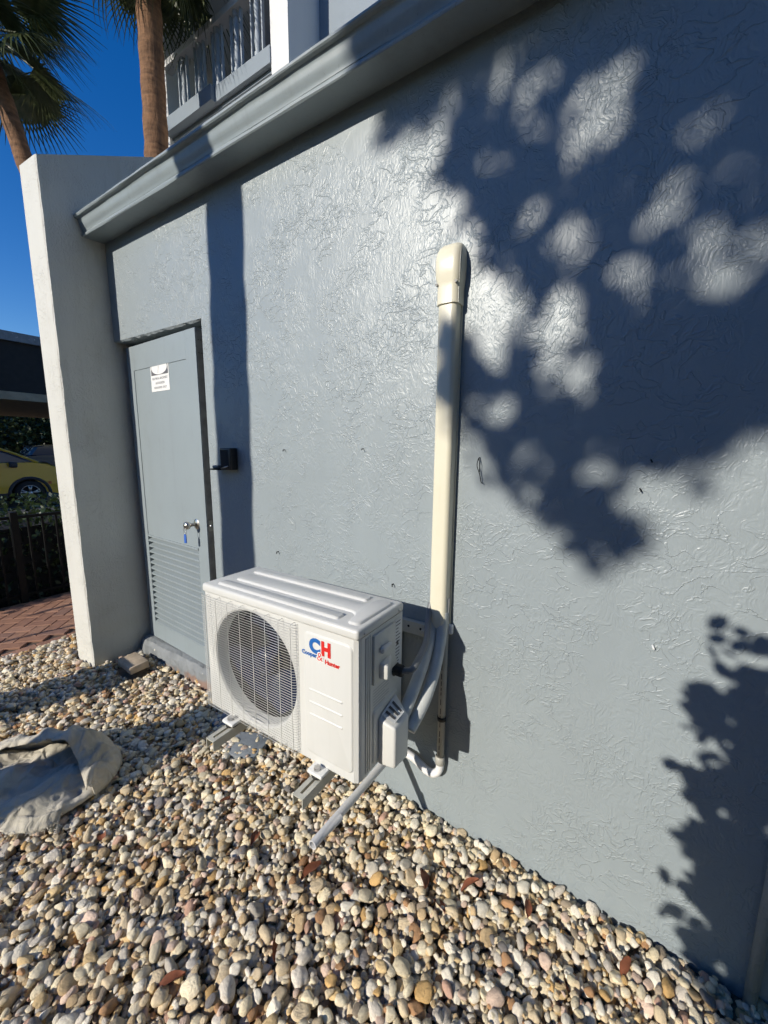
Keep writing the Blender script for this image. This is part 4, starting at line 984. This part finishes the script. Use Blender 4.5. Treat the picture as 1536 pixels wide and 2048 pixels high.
def edge_dist(x, z, P):
    m = 9
    for k in range(len(P)):
        ax, az = P[k - 1]; bx_, bz = P[k]; dx, dz = bx_ - ax, bz - az; t = max(0, min(1, ((x - ax) * dx + (z - az) * dz) / (dx * dx + dz * dz + 1e-9)))
        m = min(m, math.hypot(x - ax - t * dx, z - az - t * dz))
    return m
while placed < 7400:
    if rs.random() < .75: x = rs.uniform(.3, 2.15); z = rs.uniform(.9, 2.95)
    else: x = rs.uniform(.3, 3.6); z = rs.uniform(.9, 5.4)
    xw_ = x + .055 * mn.noise(Vector((x * 7, z * 7, 1.1))) + .03 * mn.noise(Vector((x * 19, z * 19, 4.1))); zw_ = z + .055 * mn.noise(Vector((x * 7, z * 7, 8.4))) + .03 * mn.noise(Vector((x * 19, z * 19, 6.1)))
    if not inpoly(xw_, zw_, POLY) and not (x < 1.9 and rs.random() < .10 and edge_dist(x, z, POLY) < .06): continue
    if mn.noise(Vector((x * 8.5, z * 8.5, 12.7))) > .60: continue
    q_ = min([math.hypot((xw_ - h[0]) / (h[2] * 1.0), (zw_ - h[1]) / (h[3] * 1.0)) for h in HOLES])
    if q_ < 1 and rs.random() > .13: continue
    ins = min(edge_dist(x, z, POLY), (q_ - 1) * .05); LL = rs.uniform(.11, .17) if ins > .08 else rs.uniform(.05, .09)
    dist = rs.uniform(7.6, 10.2) if z > 1.3 else rs.uniform(7.4, 8.6)
    p = Vector((x, 0, z)) - SUND * dist; leaf_at(cr_, p, LL, rs); placed += 1
    if placed % 160 == 0: clumps.append(p)
for k in range(150):
    a = rs.uniform(0, 6.28); r = math.sqrt(rs.random()); cxz = ((.885, 1.70, .06, .10), (.87, 1.55, .05, .07), (.96, 1.60, .05, .06))[k % 3]
    leaf_at(cr_, Vector((cxz[0] + r * cxz[2] * math.cos(a), 0, cxz[1] + r * cxz[3] * math.sin(a))) - SUND * rs.uniform(7.6, 9.6), rs.uniform(.05, .09), rs)
cr_.build('crown', M['leaf'], st, fix=False)
tb = MB(); tb0 = Vector((.2, -9.6, -.45)); fork = Vector((.05, -9.4, 6.5))
tb.tube([tb0, tb0.lerp(fork, .5) + Vector((.08, .05, 0)), fork], [.20, .16, .13], 12)
for q in clumps: tb.tube([fork + Vector((0, 0, rs.uniform(-.3, .3))), fork.lerp(q, .5) + Vector((0, 0, .25)), q], [.05, .03, .008], 6)
tb.build('trunk', M['treebark'], st, True)
SP = [(2.05, 1.05), (1.93, .78), (1.82, .62), (1.72, .58), (1.76, .48), (1.80, .42), (1.73, .28), (1.71, .24), (1.79, .20), (1.75, .05), (1.79, -.02), (1.78, -.12), (1.82, -.2), (1.80, -.33), (1.88, -.40), (1.90, -1.1), (3.3, -1.1), (3.3, 1.5), (2.3, 1.4)]
sh_ = thing('tall_shrub', (1.75, -2.75, -.45), 'tall small-leaved shrub behind the camera shading the right end of the wall', 'shrub')
cr_ = MB(); placed = 0; stems = []
while placed < 7000:
    x = rs.uniform(1.66, 2.5) if rs.random() < .7 else rs.uniform(1.66, 3.3); z = rs.uniform(-1.1, 1.5)
    xw_ = x + .09 * mn.noise(Vector((x * 9, z * 9, 2.1))); zw_ = z + .06 * mn.noise(Vector((x * 9, z * 9, 5.1)))
    if not inpoly(xw_ + .02, zw_, SP): continue
    e_ = edge_dist(xw_, zw_, SP)
    if e_ < .07 and (rs.random() < .35 or mn.noise(Vector((x * 14, z * 14, 7.7))) > .28): continue
    p = Vector((x, 0, z)) - SUND * rs.uniform(2.6, 3.3); leaf_at(cr_, p, rs.uniform(.055, .085), rs); placed += 1
    if placed % 200 == 0: stems.append(p)
for k in range(34):      # leafy twigs reaching out of the mass
    z0 = -.35 + 1.15 * k / 33; x0 = 1.90 + rs.uniform(-.02, .05); dxx = -rs.uniform(.08, .22); dzz = rs.uniform(-.05, .09); dd_ = rs.uniform(2.5, 3.0)
    for j in range(rs.randint(3, 5)):
        t = (j + 1) / 5; leaf_at(cr_, Vector((x0 + dxx * t + rs.uniform(-.015, .015), 0, z0 + dzz * t + rs.uniform(-.02, .02))) - SUND * dd_, rs.uniform(.05, .075), rs)
cr_.build('crown', M['leaf'], sh_, fix=False)
tb = MB()
for q in stems: tb.tube([Vector((1.75 + rs.uniform(-.2, .2), -2.75 + rs.uniform(-.15, .15), -.45)), Vector((1.8, -2.75, .5)).lerp(q, .35), q], [.018, .012, .004], 5)
tb.build('trunk', M['treebark'], sh_, True)
# thin post and an added crate left of the frame that throw the two narrow shadows on path and gravel
po = MB().bar((-3.27, -2.30, -.45), (-3.27, -2.30, 2.6), .016, 10); tag(po.build('garden_post', M['iron'], smooth=True), 'thin black post left of the frame throwing a line of shadow across the path', 'post')
tbx = thing('shadow_crate', (-1.83, -1.38, -.28), 'dark crate added left of the frame to cast the shadow band on the gravel', 'crate')
rbox('body', (-1.98, -1.70, -1.56, -1.24, -.27, .20), .02, M['black'], tbx); rbox('lid', (-2.0, -1.68, -1.58, -1.22, .201, .235), .01, M['black'], tbx)

# ------------------------------------------------------------------ fence, hedge, street
fe = thing('iron_fence', (-3.78, .2, -.3), 'black iron picket fence along the brick path', 'fence')
FX = -3.80
MB().box(FX - .015, FX + .015, -2.2, 3.2, .585, .615).build('top_rail', M['iron'], fe)
MB().box(FX - .015, FX + .015, -2.2, 3.2, -.235, -.210).build('bottom_rail', M['iron'], fe)
pk = MB().box(-.009, .009, -.009, .009, -.29, .584).mesh('picket'); pk.materials.append(M['iron'])
pts_ = MB().box(-.028, .028, -.028, .028, -.32, .66).mesh('post'); pts_.materials.append(M['iron'])
y = -1.0
while y < 1.2:
    near_post = abs(y + .17) < .03 or abs(y - 1.15) < .03
    o = bpy.data.objects.new('post' if near_post else 'picket', pts_ if near_post else pk); C.objects.link(o); o.parent = fe; o.location = Vector((FX + (.03 if near_post else 0), y, 0)) - fe.location; y += .1185
def leafmass(name, parent, mt, bounds, n, L, seed, shapef=None):
    rs = random.Random(seed); mb = MB(); k = 0
    while k < n:
        p = Vector([rs.uniform(bounds[2 * i], bounds[2 * i + 1]) for i in range(3)])
        if shapef and not shapef(p): continue
        d = Vector((rs.gauss(0, 1), rs.gauss(0, 1), rs.gauss(0, 1))).normalized(); s = d.orthogonal().normalized(); s.rotate(Matrix.Rotation(rs.uniform(0, 6.28), 3, d)); l = L * rs.uniform(.6, 1.3)
        mb.add([p - d * l * .5, p + s * l * .3, p + d * l * .5, p - s * l * .3], [(0, 1, 2, 3)]); k += 1
    return mb.build(name, mt, parent, fix=False)
hd = thing('hedge', (-4.5, .4, -.45), 'dark clipped hedge behind the iron fence', 'hedge')
leafmass('foliage', hd, M['hedge'], (-5.1, -4.02, -2.5, 3.6, -.45, .90), 16000, .07, 3, lambda p: p.z < .70 + .14 * mn.noise(p * 1.7) + .06 * mn.noise(p * 6))
stm = MB()
for k in range(12): stm.bar((-4.55 + .2 * mn.noise(Vector((k * 3.1, 0, 0))), -2.2 + k * .5, -.45), (-4.5, -2.1 + k * .5, .4), .02, 6)
stm.build('stems', M['treebark'], hd)
MB().box(-4.9, -4.25, -2.45, 3.55, -.44, .42).build('dark_core', M['dark_void'], hd)  # plain black box standing in for the shade inside the hedge

def extr(poly, x0, x1, inset=0):
    """side profile (y,z) extruded over x, shoulders drawn in by inset"""
    n = len(poly); cyz = np.mean(np.array(poly), 0); v = []
    for x, s in ((x0, inset), (x0 + (x1 - x0) * .08, 0), (x1 - (x1 - x0) * .08, 0), (x1, inset)):
        for (y, z) in poly: v.append((x, y + (cyz[0] - y) * s, z + (cyz[1] - z) * s))
    f = [tuple(range(n)), tuple(3 * n + k for k in range(n - 1, -1, -1))]
    for j in range(3):
        for k in range(n): f.append((j * n + k, (j + 1) * n + k, (j + 1) * n + (k + 1) % n, j * n + (k + 1) % n))
    return MB().add(v, f)
def carpaint(name, col): return mat(name, col, .25, coat=1.0)
def make_car(loc, rot, body_m, label, cat):
    """car along +y, its right flank at x = +.92, wheels on z = 0"""
    t = thing('parked_car', loc, label, cat, 'cars', rotz=rot)
    glass = bpy.data.materials.get('car_glass') or mat('car_glass', (.03, .055, .09), .05, spec=.8)
    clad = bpy.data.materials.get('car_cladding') or mat('car_cladding', (.03, .03, .032), .6)
    tyre = bpy.data.materials.get('tyre') or mat('tyre', (.018, .018, .018), .8)
    body = [(-2.15, .42), (-2.2, .75), (-2.12, 1.12), (-1.5, 1.22), (-.2, 1.23), (.75, 1.24), (1.45, 1.25), (1.80, 1.19), (2.05, 1.08), (2.16, .88), (2.17, .45), (2.0, .30)]
    # wheel arches cut into the lower edge
    for cy in (1.30, -1.30):
        body += [(cy + .43 * math.cos(a), .34 + .43 * math.sin(a)) for a in np.linspace(.05, PI - .05, 9)]
    body += [(-2.05, .30)]
    me = extr(body, -.92, .92, .035).mesh('body'); shade(me, 25); link('body', me, body_m, t)
    cab = [(-1.95, 1.18), (-1.55, 1.72), (-1.1, 1.80), (.25, 1.78), (.55, 1.71), (1.60, 1.20)]
    me = extr(cab, -.80, .80, .12).mesh('cabin'); shade(me, 25); link('cabin', me, glass, t)
    roof = [(-1.60, 1.725), (-1.1, 1.812), (.25, 1.795), (.54, 1.728), (.5, 1.76), (.2, 1.84), (-1.1, 1.855), (-1.65, 1.77)]
    MB().prism(roof, 0, -.70, .70).build('roof', body_m, t)
    for sx in (-1, 1):
        MB().tube([(sx * .72, .55, 1.725), (sx * .80, 1.08, 1.48), (sx * .86, 1.56, 1.225)], .035, 6).build('pillar', body_m, t)
        MB().tube([(sx * .74, -.45, 1.77), (sx * .84, -.5, 1.22)], .035, 6).build('pillar', M['black'], t)
        for cy in (1.30, -1.30):
            ar = MB()
            pts = [(sx * .915, cy + .455 * math.cos(a), .34 + .455 * math.sin(a)) for a in np.linspace(-.05, PI + .05, 16)]
            ar.tube(pts, .045, 6).build('wheel_arch', clad, t, True)
            wh = MB().lathe([(.22, .11), (.33, .10), (.36, .06), (.36, -.06), (.33, -.10), (.22, -.11)], (sx * .80, cy, .36), 28, 0); wo = wh.build('tyre', tyre, t, True)
            MB().lathe([(.0, .02 * sx), (.21, .03 * sx), (.23, .06 * sx), (.22, .105 * sx)], (sx * .80, cy, .36), 24, 0).build('wheel_well', clad, wo, True)
            sp = MB()
            for k in range(5):
                a = k * 2 * PI / 5 + .3
                for da in (-.16, .16): sp.bar((sx * .905, cy + .05 * math.cos(a), .36 + .05 * math.sin(a)), (sx * .90, cy + .215 * math.cos(a + da), .36 + .215 * math.sin(a + da)), .020, 5)
            sp.lathe([(.0, .0), (.05, 0), (.06, -.02 * sx)], (sx * .915, cy, .36), 12, 0); sp.tube([(sx * .90, cy + .222 * math.cos(a), .36 + .222 * math.sin(a)) for a in np.linspace(0, 2 * PI, 25)], .012, 5)
            sp.build('rim', M['steel'], wo, True)
        rbox('mirror', (sx * .98 - .09, sx * .98 + .09, .90, 1.06, 1.10, 1.25), .04, clad, t)
        hl = MB().add([(sx * .90, 1.72, .92), (sx * .80, 2.10, .88), (sx * .78, 2.13, .78), (sx * .905, 1.80, .82)], [(0, 1, 2, 3)]); 
        v0 = hl.v; hl2 = MB().tube([(sx * .885, 1.62, 1.04), (sx * .872, 1.82, .99), (sx * .82, 2.04, .95)], [.02, .05, .06], 8); hl2.build('headlight', mat('headlight_lens', (.05, .055, .06), .1) if 'headlight_lens' not in bpy.data.materials else bpy.data.materials['headlight_lens'], t, True)
        MB().box(sx * .925 - .006, sx * .925 + .006, 1.72, 1.80, .60, .68).build('side_marker', mat('amber', (.55, .12, .01), .3) if 'amber' not in bpy.data.materials else bpy.data.materials['amber'], t)
        MB().box(sx * .921 - .002, sx * .921 + .002, .60, .606, .42, 1.08).build('door_gap', M['black'], t)
    MB().box(-.93, .93, -.82, .82, .27, .40).build('sill', clad, t)
    return t
make_car((-13.92, 1.30, -.385), .0004, carpaint('yellow_paint', (.62, .37, .012)), 'mustard yellow compact car parked beyond the hedge', 'car')
make_car((-31.0, 9.4, -.49), math.radians(4), carpaint('navy_paint', (.012, .02, .05)), 'dark blue car parked far behind the yellow one', 'car')
# carport roof across the street
cp_ = thing('carport', (-17, 5, -.45), 'dark flat carport roof with beige beam across the street', 'carport')
M['fascia'] = mat('dark_fascia', (.016, .015, .014), .8, var=.2); M['beam'] = mat('beige_beam', (.34, .28, .19), .8, var=.15, vscale=4, bump=.5, bscale=9, bdist=.04)
MB().box(-26, -16.0, -6, 9, 3.06, 4.66).build('fascia', M['fascia'], cp_)
MB().box(-26.1, -15.9, -6.1, 9.1, 4.662, 4.95).build('roof_edge', M['sill'], cp_)
MB().box(-26, -15.95, -6, 9, 2.80, 3.058).build('beam', M['beam'], cp_)
for yy in (-5.5, 8.5): MB().box(-16.4, -16.1, yy - .15, yy + .15, -.4, 2.799).build('column', M['fascia'], cp_)
def bush(label, cx, cy, rx, ry, h, n, seed, mt='hedge', L=.30):
    t = thing('tree', (cx, cy, -.5), label, 'tree', 'trees across the street')
    leafmass('crown', t, M[mt], (cx - rx, cx + rx, cy - ry, cy + ry, .0, h), n, L, seed, lambda p: ((p.x - cx) / rx) ** 2 + ((p.y - cy) / ry) ** 2 + ((p.z - h * .5) / (h * .5)) ** 2 < 1 + .5 * mn.noise(p * .9))
    MB().tube([(cx, cy, -.5), (cx + .1, cy, h * .4), (cx, cy + .1, h * .75)], [.22, .16, .08], 8).build('trunk', M['treebark'], t, True)
lab = ['dark green tree seen under the left end of the carport roof', 'dark green tree under the carport roof beside the wing wall', 'dense tree behind the dark blue car', 'tree crown hidden behind the wing wall across the street']
for k, (cx, cy) in enumerate(((-33, 6.5), (-34, 10.5), (-38, 14), (-36, 3.0))): bush(lab[k], cx, cy, 3.2, 3.0, 6.8, 4200, 40 + k)
hw = thing('boundary_hedge', (-40, 8, -.5), 'tall dark hedge closing the view behind the parked cars', 'hedge')
leafmass('foliage', hw, M['hedge'], (-44, -40, -10, 34, -.5, 5.0), 16000, .45, 61)
MB().box(-43.5, -40.8, -10, 34, -.5, 4.4).build('dark_core', M['dark_void'], hw)  # black box again in place of the hedge's inner shade

def sky_block_tree(label, cx, cy, rx, ry, h, n, seed):  # unseen trees added to cut the sky light reaching the wall
    t = thing('tree', (cx, cy, -.5), label, 'tree', 'added trees behind the camera')
    leafmass('crown', t, M['hedge'], (cx - rx, cx + rx, cy - ry, cy + ry, .2, h), n, .32, seed, lambda p: ((p.x - cx) / rx) ** 2 + ((p.y - cy) / ry) ** 2 + ((p.z - h * .5) / (h * .5)) ** 2 < 1 + .4 * mn.noise(p * .9))
    MB().tube([(cx, cy, -.5), (cx + .1, cy, h * .4), (cx, cy + .1, h * .7)], [.16, .12, .06], 8).build('trunk', M['treebark'], t, True)
for k, (cx, cy, lb_) in enumerate(((-9.5, -13.5, 'leftmost low tree added far behind the camera to block sky light'), (-4.5, -14, 'second low tree from the left added far behind the camera to block sky light'), (.5, -14, 'middle low tree added far behind the camera to block sky light'), (5.5, -13.5, 'second low tree from the right added behind the camera to block sky light'), (6.0, -9.5, 'tall dense tree added behind the camera on the right to block sky light'), (6.8, -4.2, 'tall dense tree added right of the camera near the end of the wall to block sky light'))):
    sky_block_tree(lb_, cx, cy, 3.2, 2.0 if k < 4 else 2.8, 4.7 if k < 4 else 10.5, 3000 if k < 4 else 7000, 80 + k)
